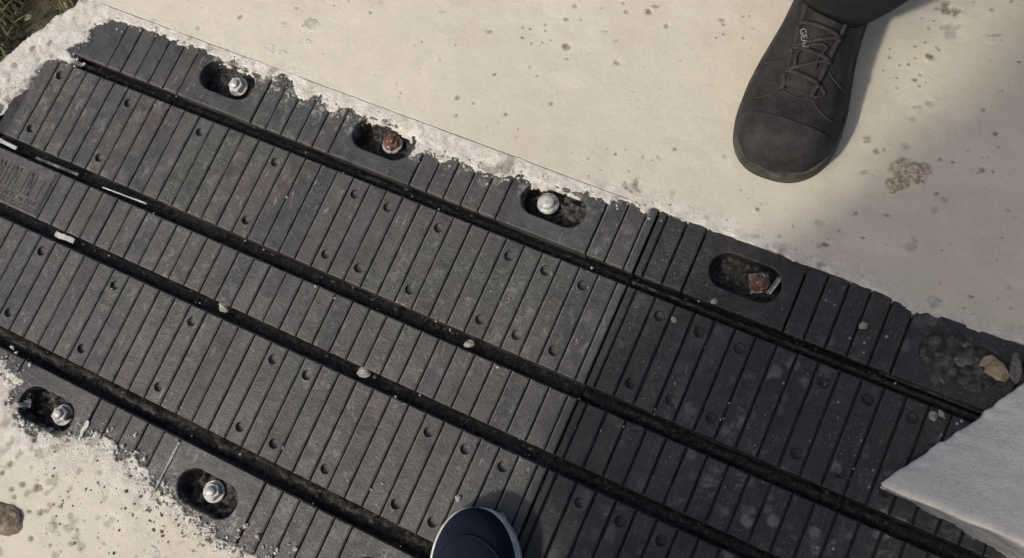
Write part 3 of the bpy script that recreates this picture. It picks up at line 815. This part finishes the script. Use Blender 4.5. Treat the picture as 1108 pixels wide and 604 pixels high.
rock('stone_chip', 1.297, .047, .003, .016, .012, .008, 'tan', 'angular tan stone chip in the choked slot beside the white block', 'stone', 5, None, -.3, 2, .7)
rock('mortar_lump', 1.318, .056, .000, .008, .016, .008, 'lump', 'narrow pale-edged lump right of the tan stone', 'rubble', 8, 'broken mortar in the choked slot', .3)
for i, (x, y, z, r, l) in enumerate((
        (.4115, -.2420, -.006, .0065, 'pale mortar crumb stuck in the channel below the middle row, nearer the left edge'),
        (.6273, -.2420, -.006, .0085, 'pale mortar crumb stuck in the channel below the middle row, left of the navy shoe'),
        (1.1544, .0400, .002, .0050, 'pale chip lying on the shaded upper flange ribs'),
        (.8041, -.3300, .002, .0038, 'small pale pebble lying on a rib beside the navy shoe tip'),
        (.5956, -.4744, .002, .0030, 'tiny white chip on the lower flange, left one of two near the bottom edge'),
        (.6471, -.4671, .002, .0033, 'tiny white chip on the lower flange, right one of two near the bottom edge'),
        (.7355, -.1575, -.008, .0060, 'grey crumb in the channel above the middle row, left of the butt joint'),
        (1.2565, -.0275, .002, .0055, 'pale crumb lying on the ribs just left of the white block edge'),
        (1.2630, -.0215, .002, .0040, 'smaller pale crumb beside the ragged edge of the white block'),
        (.9550, -.0350, .001, .0042, 'pale crumb below a hole just right of the butt joint'),
        (.9903, .0037, .000, .0040, 'pale crumb below the red-rusted bolt slot'),
        (.8610, -.3300, .002, .0070, 'pale crumb right of the navy shoe tip beside the butt joint'),
        (.2720, -.6020, .003, .0190, 'brown soil clod on the concrete at the lower left edge'))):
    rock('soil_clod' if 'clod' in l else 'mortar_crumb', x, y, z, r, r * (1.5 if 'clod' in l else .85), r * .45, 'soilc' if 'clod' in l else 'crumb', l, 'clod' if 'clod' in l else 'crumb', 40 + i, None, i * .7, 3 if r > .006 else 2)

def scatter(name, pts, mat, label, cat, seed):
    pts = [p for p in pts if not any(math.hypot(max(abs(p[0] - sx) - .022, 0), p[1] - sy) < .0245 for sx, sy in SLOT_AT)]
    rg = random.Random(seed); vs, fs = [], []
    base = [(1, 0, 0), (-1, 0, 0), (0, 1, 0), (0, -1, 0), (0, 0, 1), (0, 0, -1)]
    F8 = [(0, 2, 4), (2, 1, 4), (1, 3, 4), (3, 0, 4), (2, 0, 5), (1, 2, 5), (3, 1, 5), (0, 3, 5)]
    for x, y, z, r in pts:
        a = rg.uniform(0, 6.28); ca, sa = math.cos(a), math.sin(a); b = len(vs)
        for p in base:
            k = r * rg.uniform(.6, 1.3); u, v, w = p[0] * k * rg.uniform(.8, 1.6), p[1] * k, p[2] * k * .7
            u += rg.uniform(-.2, .2) * r; v += rg.uniform(-.2, .2) * r
            vs.append((x + u * ca - v * sa, y + u * sa + v * ca, z + w))
        fs += [(b + i, b + j, b + k) for i, j, k in F8]
    tag(link(name, mesh_py(name, vs, fs), M[mat]), label, cat, kind='stuff')
def along(poly, n, sig, off, rg, r0, r1, z):
    seg = list(zip(poly, poly[1:])); L = [math.dist(a, b) for a, b in seg]; out = []
    for _ in range(n):
        (a, b), = rg.choices(seg, L); t = rg.random(); d = (b[0] - a[0], b[1] - a[1]); l = math.hypot(*d) + 1e-9
        o = rg.gauss(off, sig); r = r0 + (r1 - r0) * rg.random() ** 3
        out.append((a[0] + d[0] * t - d[1] / l * o, a[1] + d[1] * t + d[0] / l * o, z + r * .3, r))
    return out
SLOT_AT = [(.2625, .0445), (.5125, .0445), (.7625, .0445), (1.0125, .0445), (.2520, -.4575), (.5050, -.4575)]
rgs = random.Random(77)
scatter('mortar_grit', along(MAT_UP[:60], 620, .006, .004, rgs, .0006, .0024, .001) + along(MAT_LO[:22], 900, .013, .004, rgs, .0007, .0032, .001), 'mortar', 'crumbled pale mortar grit along the edges of the rubber joint', 'grit', 5)
scatter('dark_grit', along(MAT_LO[2:21], 190, .020, .020, rgs, .0006, .0028, .002) + [(rgs.uniform(.28, .62), -.50 - abs(rgs.gauss(0, .06)), .003, .0006 + .0022 * rgs.random() ** 3) for _ in range(160)], 'soilc', 'dark grit sprinkled over the lower left concrete', 'grit', 6)
chp = []
for a_, c_ in CHAN:
    for _ in range(190):
        r_ = .0006 + .0026 * rgs.random() ** 3
        chp.append((rgs.uniform(-.02, 1.5), rgs.uniform(c_ + .002, a_ - .002), -.017 + r_ * .5 + rgs.uniform(0, .003), r_))
scatter('channel_crumbs', chp, 'pack', 'small grey crumbs lying in the long channels', 'grit', 8)
scatter('plate_grit', [(rgs.uniform(.0, 1.35), rgs.uniform(-.42, .0), .0008, .0005 + .0016 * rgs.random() ** 4) for _ in range(420)], 'crumb', 'fine pale grit scattered over the ribs', 'grit', 9)

def strip(x0, y0, x1, y1, w, z, label, mat='foam', t=.003):
    d = Vector((x1 - x0, y1 - y0, 0)); L = d.length
    bm = bmesh.new(); bm_box(bm, -L / 2, L / 2, -w / 2, w / 2, -t / 2, t / 2)
    bmesh.ops.subdivide_edges(bm, edges=[e for e in bm.edges if e.calc_length() > L * .9], cuts=6)
    rg = random.Random(int(x0 * 1000))
    for v in bm.verts: v.co.y += rg.uniform(-.12, .12) * w; v.co.z += rg.uniform(-.15, .15) * t
    bmesh.ops.bevel(bm, geom=[e for e in bm.edges], offset=.0004, segments=1, affect='EDGES')
    o = link('foam_strip', bm_mesh('foam_strip', bm), M[mat], None, ((x0 + x1) / 2, (y0 + y1) / 2, z), (0, 0, math.atan2(d.y, d.x)))
    tag(o, label, 'strip', 'pale strips caught in the channels')
strip(-.034, -.1575, .0015, -.1585, .0058, -.008, 'short white strip in the channel above the lettered panel')
strip(.1280, -.2455, .1605, -.2442, .0075, -.008, 'short white strip in the channel below the lettered panel')
strip(.1600, -.1605, .2350, -.1570, .0020, -.008, 'long hair-thin white strip in the channel above the middle row')
strip(.0380, -.1600, .1150, -.1580, .0042, -.009, 'long dull grey strip in the channel above the middle row', 'lump')
# mortar squeezed into the slits of the lower flange
def fill(x, y0, y1, w, label, mat='mortar'):
    bm = bmesh.new(); bm_box(bm, -w / 2, w / 2, y0, y1, -.008, .0012)
    bmesh.ops.subdivide_edges(bm, edges=[e for e in bm.edges if e.calc_length() > .012], cuts=5)
    rg = random.Random(int(x * 1e4))
    for v in bm.verts: v.co.x += rg.uniform(-.3, .3) * w; v.co.z += rg.uniform(-.0006, .0006)
    tag(link('mortar_fillet', bm_mesh('mortar_fillet', bm), M[mat], None, (x, 0, 0)), label, 'mortar', 'mortar caught between the lower flange ribs')
def lowx(k): return (k + shift(k, 'low')) * P
fill(lowx(13) , -.474, -.446, .0050, 'white mortar streak in the slit right of the leftmost lower bolt')
fill(lowx(14) , -.478, -.458, .0045, 'white mortar streak in the second slit right of the leftmost lower bolt')
fill(lowx(15) , -.485, -.456, .0045, 'white mortar streak in the third slit right of the leftmost lower bolt')
fill(lowx(16) , -.488, -.456, .0055, 'broad white mortar streak midway between the two lower bolts')
fill(lowx(18) , -.497, -.418, .0024, 'long grey mortar streak along the slit left of the second lower bolt', 'crumb')

# ================================================================ WHITE CONCRETE BLOCK (ramped kerb end)
def build_block():
    G = Vector((1.2288, -.1215)); e = Vector((.525, .851)).normalized(); w = Vector((.1478, -.0158)).normalized()
    H = .160
    a_ = np.concatenate([np.linspace(0, .30, 90), np.linspace(.33, 1.6, 14)]); b_ = np.concatenate([np.linspace(0, .40, 110), np.linspace(.43, 1.6, 14)])
    A, B = np.meshgrid(a_, b_, indexing='ij')
    ra = (.005 * fbm(A * .2 + 3, B, .06, 71, 4) + .007 * fbm(A * .2 + 3, B, .010, 73, 3)) * np.exp(-A / .02) * sstep(.0, .03, B)
    rb = .004 * fbm(A, B * 0, .05, 81, 3) * np.exp(-B / .01)
    Xg = G.x + (A + ra) * w.x + (B + rb) * e.x; Yg = G.y + (A + ra) * w.y + (B + rb) * e.y
    d = A * abs(w.x * e.y - w.y * e.x)
    Z = .004 + H * np.minimum(d / .115, 1 - .16 * np.exp(-np.maximum(d - .096, 0) / .020)) + .0035 * fbm(Xg, Yg, .03, 91, 4) * np.exp(-d / .12) + .0035 * fbm(Xg, Yg, .009, 93, 3) * np.exp(-d / .09)
    Z -= (.007 + .006 * fbm(Xg, Yg, .02, 97, 3)) * np.exp(-B / .005)
    Z += .0020 * fbm(Xg, Yg, .012, 99, 3) * np.exp(-B / .03)
    na, nb = len(a_), len(b_)
    v = [tuple(p) for p in np.stack([Xg.ravel(), Yg.ravel(), Z.ravel()], -1)]
    fs = [(i * nb + j, (i + 1) * nb + j, (i + 1) * nb + j + 1, i * nb + j + 1) for i in range(na - 1) for j in range(nb - 1)]
    # skirts down to the mat: the cut face along b = 0 and the feathered edge along a = 0
    s0 = len(v)
    for i in range(na):
        x, y, z = v[i * nb]
        for t in (.33, .66, 1.0): v.append((x + .0012 * math.sin(i * .31 + t * 5), y + .0012 * math.sin(i * .47 + t * 3) + .0006 * math.sin(i * 2.3 + t * 7), z + (-.004 - z) * t))
    def sk(i, t): return i * nb if t == 0 else s0 + i * 3 + t - 1
    for i in range(na - 1):
        for t in range(3): fs.append((sk(i, t), sk(i, t + 1), sk(i + 1, t + 1), sk(i + 1, t)))
    s1 = len(v)
    for j in range(nb): x, y, z = v[j]; v.append((x + .001, y, -.004))
    for j in range(nb - 1): fs.append((j, j + 1, s1 + j + 1, s1 + j))
    me = mesh_py('concrete_block', v, fs)
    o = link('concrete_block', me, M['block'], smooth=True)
    tag(o, 'whitewashed concrete block with ragged ramped corner lying over the rubber joint', 'concrete block')
build_block()

# ================================================================ SHOES AND PEOPLE
def loft(rings, cap0=True, cap1=True):
    bm = bmesh.new(); R_ = [[bm.verts.new(p) for p in r] for r in rings]
    n = len(R_[0])
    for a, b in zip(R_, R_[1:]):
        for k in range(n): bm.faces.new((a[k], a[(k + 1) % n], b[(k + 1) % n], b[k]))
    if cap0: bm.faces.new(R_[0])
    if cap1: bm.faces.new(R_[-1])
    return bm

def itp(tab, s):
    for (s0, *a), (s1, *b) in zip(tab, tab[1:]):
        if s <= s1:
            t = (s - s0) / (s1 - s0); return [x + (y - x) * t for x, y in zip(a, b)]
    return list(tab[-1][1:])

def shoe_upper(tab, sN, z0, grow=0.0, power=.82, n=28, s0=0.0, s1=None, arc=None):
    """tab: s, left half width, right half width, top height.  Toe at origin, foot runs to -y."""
    rings = []
    s1 = s1 or tab[-1][0]
    for i in range(sN):
        u = i / (sN - 1); s = s0 + (s1 - s0) * u ** 2.2
        wl, wr, h = itp(tab, s)
        ring = []
        for k in range(n):
            t = 2 * math.pi * k / n
            c, q = math.cos(t), math.sin(t)
            x = math.copysign(abs(c) ** power, c) * ((wr if c > 0 else wl) + grow)
            z = z0 + (math.copysign(abs(q) ** power, q) * (h - z0 + grow) if q > 0 else q * .008)
            ring.append((x, -s, z))
        rings.append(ring)
    return rings

def top_at(tab, x, s, z0, grow=0.0, power=.82):
    wl, wr, h = itp(tab, s)
    w = (wr if x > 0 else wl) + grow
    c = min(.999, abs(x) / w) ** (1 / power)
    return z0 + (math.sqrt(1 - c * c)) ** power * (h - z0 + grow)

def outline(tab, grow, n=40):
    sE = tab[-1][0]
    pts = []
    for i in range(n): s = sE * (i / (n - 1)) ** 2.2; pts.append((itp(tab, s)[1] + grow, -s))
    for i in range(n - 1, -1, -1): s = sE * (i / (n - 1)) ** 2.2; pts.append((-itp(tab, s)[0] - grow, -s))
    return pts

def extrude_outline(pts, z0, z1, bevel=.003):
    bm = bmesh.new()
    n = len(pts)
    cx = sum(p[0] for p in pts) / n; cy = sum(p[1] for p in pts) / n
    def rg(f, z):
        out = []
        for x, y in pts:
            d = Vector((x - cx, y - cy)); d = d * (1 - f / max(d.length, 1e-4)); out.append(bm.verts.new((cx + d.x, cy + d.y, z)))
        return out
    a, b, c, d = rg(bevel, z0), rg(0, z0 + bevel), rg(0, z1 - bevel), rg(bevel, z1)
    for p, q in ((a, b), (b, c), (c, d)):
        for i in range(n): bm.faces.new((p[i], p[(i + 1) % n], q[(i + 1) % n], q[i]))
    bm.faces.new(a); bm.faces.new(d)
    return bm

def text_mesh(body, size, name):
    cu = bpy.data.curves.new(name, 'FONT'); cu.body = body; cu.size = size; cu.extrude = size * .03; cu.align_x = 'CENTER'; cu.align_y = 'CENTER'; cu.resolution_u = 3
    ob = bpy.data.objects.new(name, cu); COL.objects.link(ob)
    bpy.context.view_layer.update()
    me = bpy.data.meshes.new_from_object(ob.evaluated_get(bpy.context.evaluated_depsgraph_get()))
    bpy.data.objects.remove(ob); bpy.data.curves.remove(cu)
    return me

BOOT = [(0, .012, .010, .030), (.004, .027, .022, .040), (.012, .040, .033, .050), (.026, .051, .042, .060), (.045, .0575, .049, .066), (.07, .059, .053, .071), (.10, .056, .053, .078),
        (.13, .050, .050, .088), (.16, .045, .046, .100), (.19, .042, .043, .112), (.22, .041, .041, .118), (.26, .040, .040, .118), (.285, .034, .034, .110), (.297, .018, .018, .095)]
SNEAK = [(0, .010, .012, .028), (.004, .022, .025, .038), (.012, .033, .037, .046), (.026, .042, .046, .053), (.045, .047, .050, .058), (.075, .049, .051, .063), (.11, .045, .047, .070),
         (.15, .040, .041, .082), (.19, .036, .037, .092), (.23, .035, .036, .095), (.26, .032, .033, .092), (.272, .018, .018, .085)]

def round_toe(tab, s0, p):
    wl, wr, h = itp(tab, s0)
    out = []
    for i in range(22):
        s = s0 * (i / 22) ** 2
        f = max(.03, (1 - (1 - s / s0) ** p) ** (1 / p)); g = .42 + .58 * (1 - (1 - s / s0) ** 2) ** .5
        out.append((s, wl * f, wr * f, h * g))
    return out + [r for r in tab if r[0] >= s0]
BOOT = [(s_, l_ * 1.05, r_ * 1.05, h_) for s_, l_, r_, h_ in BOOT]
BOOT = round_toe(BOOT, .07, 2.25); SNEAK = round_toe(SNEAK, .075, 2.1)

def boot(parent, toe, ang, mirror=False, detail=True):
    tab = [(s, r, l, h) for s, l, r, h in BOOT] if mirror else BOOT
    e = link('boot', bm_mesh('boot', loft(shoe_upper(tab, 30, .022))), M['boot'], parent, (*toe, 0), (0, 0, ang), smooth=True)
    sub = lambda nm, me, mt, sm=True, loc=(0, 0, 0), rot=(0, 0, 0): link(nm, me, M[mt], e, loc, rot, smooth=sm)
    sub('sole', bm_mesh('sole', extrude_outline(outline(tab, .0035), .0, .028, .004)), 'bootsole')
    # rubber toe rand, slightly proud
    rr = shoe_upper(tab, 16, .020, .0022, .80, 28, 0, .052)
    b = loft(rr, True, False); sub('toe_cap', bm_mesh('toe_cap', b), 'bootcap')
    # rubber rand running round the whole foot above the sole
    b = bmesh.new()
    op = outline(tab, .0008, 40)
    rr = [[], [], [], []]
    for q, (x, y) in enumerate(op):
        for r_, (g_, z_) in zip(rr, ((.0030, .022), (.0032, .028), (.0016, .034), (-.003, .0355))):
            d_ = Vector((x, y + .12)); d_ = d_.normalized() * g_
            r_.append((x + d_.x, y + d_.y, z_ + .0015 * math.sin(q * .7)))
    b = loft(rr, False, False)
    sub('rand', bm_mesh('rand', b), 'bootsole')
    # shaft
    rings = []
    for z, r1, r2, cy in ((.07, .040, .055, -.215), (.10, .041, .055, -.222), (.14, .042, .052, -.232), (.19, .046, .055, -.236)):
        rings.append([(r1 * math.cos(2 * math.pi * k / 24), cy + r2 * math.sin(2 * math.pi * k / 24), z) for k in range(24)])
    sub('shaft', bm_mesh('shaft', loft(rings)), 'boot')
    if not detail: return e
    T = lambda x, s, g=.0025: Vector((x, -s, top_at(tab, x, s, .022) + g))
    # tongue
    rings = []
    for i in range(14):
        s = .088 + .125 * i / 13; hw = .020 + .004 * i / 13
        rings.append([tuple(T(hw * math.cos(t) , s, .0012 + .003 * max(0, math.sin(t)))) for t in [2 * math.pi * k / 12 for k in range(12)]])
    sub('tongue', bm_mesh('tongue', loft(rings)), 'boot')
    # lace stays on both sides, stitched seams
    b = bmesh.new()
    for sgn in (-1, 1):
        bm_tube(b, [T(sgn * (.017 + .009 * i / 9), .083 + .115 * i / 9, .002) for i in range(10)], .0034, 6, .6)
    sub('lace_stay', bm_mesh('lace_stay', b), 'bootcap')
    b = bmesh.new()
    for (xa, sa, xb, sb, r) in ((-.020, .099, .020, .103, .0026), (-.023, .126, .022, .129, .0026), (-.025, .152, .025, .156, .0026), (-.026, .176, .026, .178, .0026), (.020, .103, -.023, .126, .0022), (.022, .129, -.025, .152, .0022)):
        bm_tube(b, [T(xa + (xb - xa) * i / 8, sa + (sb - sa) * i / 8, .006 + .002 * math.sin(math.pi * i / 8)) for i in range(9)], r, 8, .42)
    # hanging bow ends
    bm_tube(b, [T(.012 - .03 * i / 8 + .008 * math.sin(i), .108 + .03 * math.sin(i / 8 * 3), .007) for i in range(9)], .0016, 6)
    bm_tube(b, [T(-.018 - .012 * math.sin(i * .5), .10 - .016 * i / 6, .003) for i in range(7)], .0015, 6)
    sub('lace', bm_mesh('lace', b), 'lace')
    for sgn in (-1, 1):
        for s in (.098, .126, .152, .176):
            x = sgn * (.0185 + .009 * (s - .083) / .115)
            p = T(x, s, .0035); b = bmesh.new()
            bm_tube(b, [p + Vector((0, .004, 0)), p - Vector((0, .004, 0))], .0026, 6, .7)
            sub('eyelet', bm_mesh('eyelet', b), 'lace')
    for (x0, s0, x1, s1) in ((-.050, .070, -.018, .083), (.046, .070, .017, .083), (-.05, .11, -.022, .12), (.05, .115, .022, .12), (-.018, .083, .017, .083)):
        b = bmesh.new()
        bm_tube(b, [T(x0 + (x1 - x0) * i / 10, s0 + (s1 - s0) * i / 10 - .004 * math.sin(math.pi * i / 10), .0006) for i in range(11)], .0011, 5)
        sub('stitching', bm_mesh('stitching', b), 'lace')
    # print on the tongue
    def lay(me, x, s, rz, g):
        p = T(x, s, g); q = T(x, s + .004, g); sl = math.atan2(q.z - p.z, .004)
        o = sub('print', me, 'print', False, tuple(p)); o.rotation_euler = (Matrix.Rotation(-sl, 3, 'X') @ Matrix.Rotation(rz, 3, 'Z')).to_euler()
    lay(text_mesh('GEAR', .0098, 'print'), .013, .137, math.radians(118) , .0085)
    lay(text_mesh('S', .0135, 'print'), .014, .176, math.radians(28) + math.pi, .0085)
    return e

def sneaker(parent, toe, ang, mirror=False):
    tab = [(s, r, l, h) for s, l, r, h in SNEAK] if mirror else SNEAK
    e = link('shoe', bm_mesh('shoe', loft(shoe_upper(tab, 30, .020, 0, .86))), M['navy'], parent, (*toe, 0), (0, 0, ang), smooth=True)
    link('sole', bm_mesh('sole', extrude_outline(outline(tab, .0035), .0, .026, .004)), M['white'], e, smooth=True)
    b = bmesh.new()
    for i in range(5):
        s = .12 + i * .018
        bm_tube(b, [(x, -s, top_at(tab, x, s, .02) + .002) for x in [-.02 + .005 * k for k in range(9)]], .002, 6)
    link('lace', bm_mesh('lace', b), M['navy'], e, smooth=True)
    b = bmesh.new()
    pts = []
    for i in range(25):
        x = -.040 + .080 * i / 24; s = .060 - .030 * (1 - (x / .040) ** 2)
        pts.append((x, -s, top_at(tab, x, s, .02, 0, .86) + .0004))
    bm_tube(b, pts, .0011, 5)
    link('toe_seam', bm_mesh('toe_seam', b), M['navy'], e, smooth=True)
    return e

def skin_obj(name, verts, edges, radii, mat, parent=None, root=0, sub=2):
    me = bpy.data.meshes.new(name); me.from_pydata([tuple(v) for v in verts], edges, [])
    o = link(name, me, mat, parent)
    sk = o.modifiers.new('skin', 'SKIN')
    if not me.skin_vertices: 
        bpy.context.view_layer.objects.active = o
    for i, r in enumerate(radii): me.skin_vertices[0].data[i].radius = r if isinstance(r, tuple) else (r, r)
    me.skin_vertices[0].data[root].use_root = True
    ss = o.modifiers.new('subsurf', 'SUBSURF'); ss.levels = sub; ss.render_levels = sub
    sk.use_smooth_shade = True
    return o

def person(label, pel, face, ankL, ankR, handL, handR, height=1.72, lean=0.0, coat=True, coat_w=.175, loose=False):
    """one continuous skinned body; clothes are children"""
    k = height / 1.72
    F = Vector((math.cos(face), math.sin(face), 0)); Lf = Vector((-F.y, F.x, 0)); U = Vector((0, 0, 1))
    pel = Vector(pel); chest = pel + U * .36 * k + F * lean * .5; neck = pel + U * .55 * k + F * lean; headb = neck + U * .03 * k + F * .02
    headm = headb + U * .12 * k + F * .03; headt = headm + U * .08 * k
    V, E, R_ = [], [], []
    def add(p, r, par=None):
        V.append(Vector(p)); R_.append(r)
        if par is not None: E.append((par, len(V) - 1))
        return len(V) - 1
    p0 = add(pel, (.13, .10)); w = add(pel + U * .16 * k + F * lean * .2, (.12, .09), p0); c = add(chest, (.14, .10), w)
    n0 = add(neck, .065, c); n1 = add(headb, .07, n0); hm = add(headm, (.10, .115), n1); add(headt, .07, hm)
    limbs = {}
    for sg, ank, hand in ((1, ankL, handL), (-1, ankR, handR)):
        ank = Vector(ank); hip = pel + Lf * .095 * sg - U * .05
        knee = (hip + ank) / 2 + F * .035
        a = add(hip, .085, p0); b = add(knee, .056, a); d = add(ank, .034, b); add(ank + F * .10 - U * .045, .026, d)
        sh = chest + U * .13 * k + Lf * .19 * sg; hand = Vector(hand)
        mid = (sh + hand) / 2; el = mid - U * .10 + Lf * .05 * sg - F * .03
        s = add(sh, .055, c); e_ = add(el, .042, s); wr = add(hand, .026, e_)
        hd = (hand - el).normalized()
        palm = add(hand + hd * .06, (.036, .016), wr)
        limbs[sg] = (hip, knee, ank, sh, el, hand)
        sd = hd.cross(U).normalized()
        th = add(hand + hd * .035 - sd * sg * .04, .010, palm); add(hand + hd * .07 - sd * sg * .052 - U * .01, .009, th)
        for q, ln in ((-.027, .065), (-.009, .075), (.009, .07), (.026, .055)):
            f1 = add(hand + hd * .10 + sd * q, .009, palm); f2 = add(hand + hd * (.10 + ln * .5) + sd * q - U * .008, .0085, f1); add(hand + hd * (.10 + ln * .85) + sd * q - U * .03, .008, f2)
    body = skin_obj('person', V, E, R_, M['skin'], None, 0, 1)
    tag(body, label, 'person')
    # hair cap, nose, ears
    bm = bmesh.new(); bmesh.ops.create_icosphere(bm, subdivisions=3, radius=1.0)
    for v in bm.verts: v.co = headm + U * .03 - F * .012 + Lf * v.co.x * .088 + F * v.co.y * .102 + U * v.co.z * .105
    bmesh.ops.delete(bm, geom=[v for v in bm.verts if (v.co - headm).dot(F) > .045 and (v.co - headm).z < .055], context='VERTS')
    link('hair', bm_mesh('hair', bm), M['hair'], body, smooth=True)
    # trousers
    if loose:
        rgz = random.Random(5)
        for sg in (1, -1):
            hip, knee, ank, *_ = limbs[sg]
            rings = []
            N = 40
            for i in range(26):
                t = i / 25
                z = .098 + (hip.z + .02 - .098) * t
                c_ = (ank * (1 - t / .5) + knee * (t / .5)) if t < .5 else (knee * (2 - 2 * t) + hip * (2 * t - 1))
                rr = .078 + .046 * min(1, t / .22) - .008 * max(0, (.6 - t)) 
                ring = []
                for k_ in range(N):
                    th = 2 * math.pi * k_ / N
                    wob = 1 + .05 * math.sin(3 * th + i * .8) * math.exp(-t * 5) + .03 * math.sin(5 * th - i * 1.3 + 1) * math.exp(-t * 3) + .035 * math.sin(i * 1.9 + th) * math.exp(-t * 6)
                    ring.append((c_.x + rr * wob * math.cos(th), c_.y + rr * 1.08 * wob * math.sin(th), z + (.012 * math.sin(2 * th + .6) + .006 * math.sin(3 * th)) * math.exp(-t * 9)))
                rings.append(ring)
            inner = [(c[0] * .96 + ank.x * .04, c[1] * .96 + ank.y * .04, c[2] + .02) for c in rings[0]]
            link('trouser_leg', bm_mesh('trouser_leg', loft([inner] + rings, False, True)), M['trouser'], body, smooth=True)
    V2, E2, R2 = [pel + U * .04], [], [(.145, .115)]
    for sg in (1, -1):
        hip, knee, ank, *_ = limbs[sg]
        b = len(V2); V2 += [hip - U * .03, knee, ank + U * .16, ank + U * .045]; R2 += [.105, .080, .078, .084]; E2 += [(0, b), (b, b + 1), (b + 1, b + 2), (b + 2, b + 3)]
    if not loose: skin_obj('trousers', V2, E2, R2, M['trouser'], body, 0, 2)
    # jacket: torso shell (long coat or waist length) and two sleeves
    rings = []
    zs = ([(.50, coat_w + .045, .165), (.62, coat_w + .035, .16), (.78, coat_w + .015, .15)] if coat else [])
    base_z = pel.z
    prof = [(zz, a, b, 0.0) for zz, a, b in zs] + [(base_z - .06, coat_w, .138, .0), (base_z + .08, coat_w - .01, .128, .1), (base_z + .20, coat_w - .005, .125, .3),
            (base_z + .34, coat_w + .015, .130, .5), (base_z + .45, coat_w + .010, .115, .7), (base_z + .51, coat_w - .06, .09, .85), (base_z + .55, .07, .07, 1.0)]
    for zz, a, b, t in prof:
        c_ = Vector((pel.x, pel.y, zz)) + F * lean * t
        ring = []
        for q in range(36):
            th = 2 * math.pi * q / 36
            wob = 1 + .025 * math.sin(5 * th + zz * 20) + .02 * math.sin(9 * th - zz * 13)
            ring.append(tuple(c_ + Lf * a * wob * math.cos(th) + F * b * wob * math.sin(th)))
        rings.append(ring)
    link('jacket', bm_mesh('jacket', loft(rings, False, True)), M['jacket'], body, smooth=True)
    for sg in (1, -1):
        *_, sh, el, hand = limbs[sg]
        wr_ = hand - (hand - el).normalized() * .02
        b3 = bmesh.new()
        pts = [sh - Lf * .05 * sg + U * .02, sh, sh * .6 + el * .4, el, el * .5 + wr_ * .5, wr_]
        bm_tube(b3, pts, [.07, .078, .066, .060, .05, .042], 16)
        link('sleeve', bm_mesh('sleeve', b3), M['jacket'], body, smooth=True)
    return body

# worker facing the camera: only the near boot and trouser hem are in view
wk = person('person in dark trousers and black lace-up boots standing on the cream concrete', (1.148, .54, .93), math.radians(-92),
            (1.305, .70, .09), (.990, .412, .09), (1.36, .36, .86), (.90, .36, .86), 1.74, .03, False, .175, True)
WB = boot(wk, (.9900, .1660), math.radians(180 + 1.0))
boot(wk, (1.305, .464), math.radians(180 + 2), True, False)
# photographer, whose shadow falls over the right half of the joint
pg = person('person in navy sneakers standing on the joint, one shoe tip in view', (.905, -.62, .92), math.radians(97),
            (.925, -.545, .085), (1.055, -.640, .085), (.880, -.500, 1.20), (1.060, -.500, 1.20), 1.76, .04, True, .205)
sneaker(pg, (.8320, -.3290), math.radians(23.0))
sneaker(pg, (1.065, -.400), math.radians(0), True)
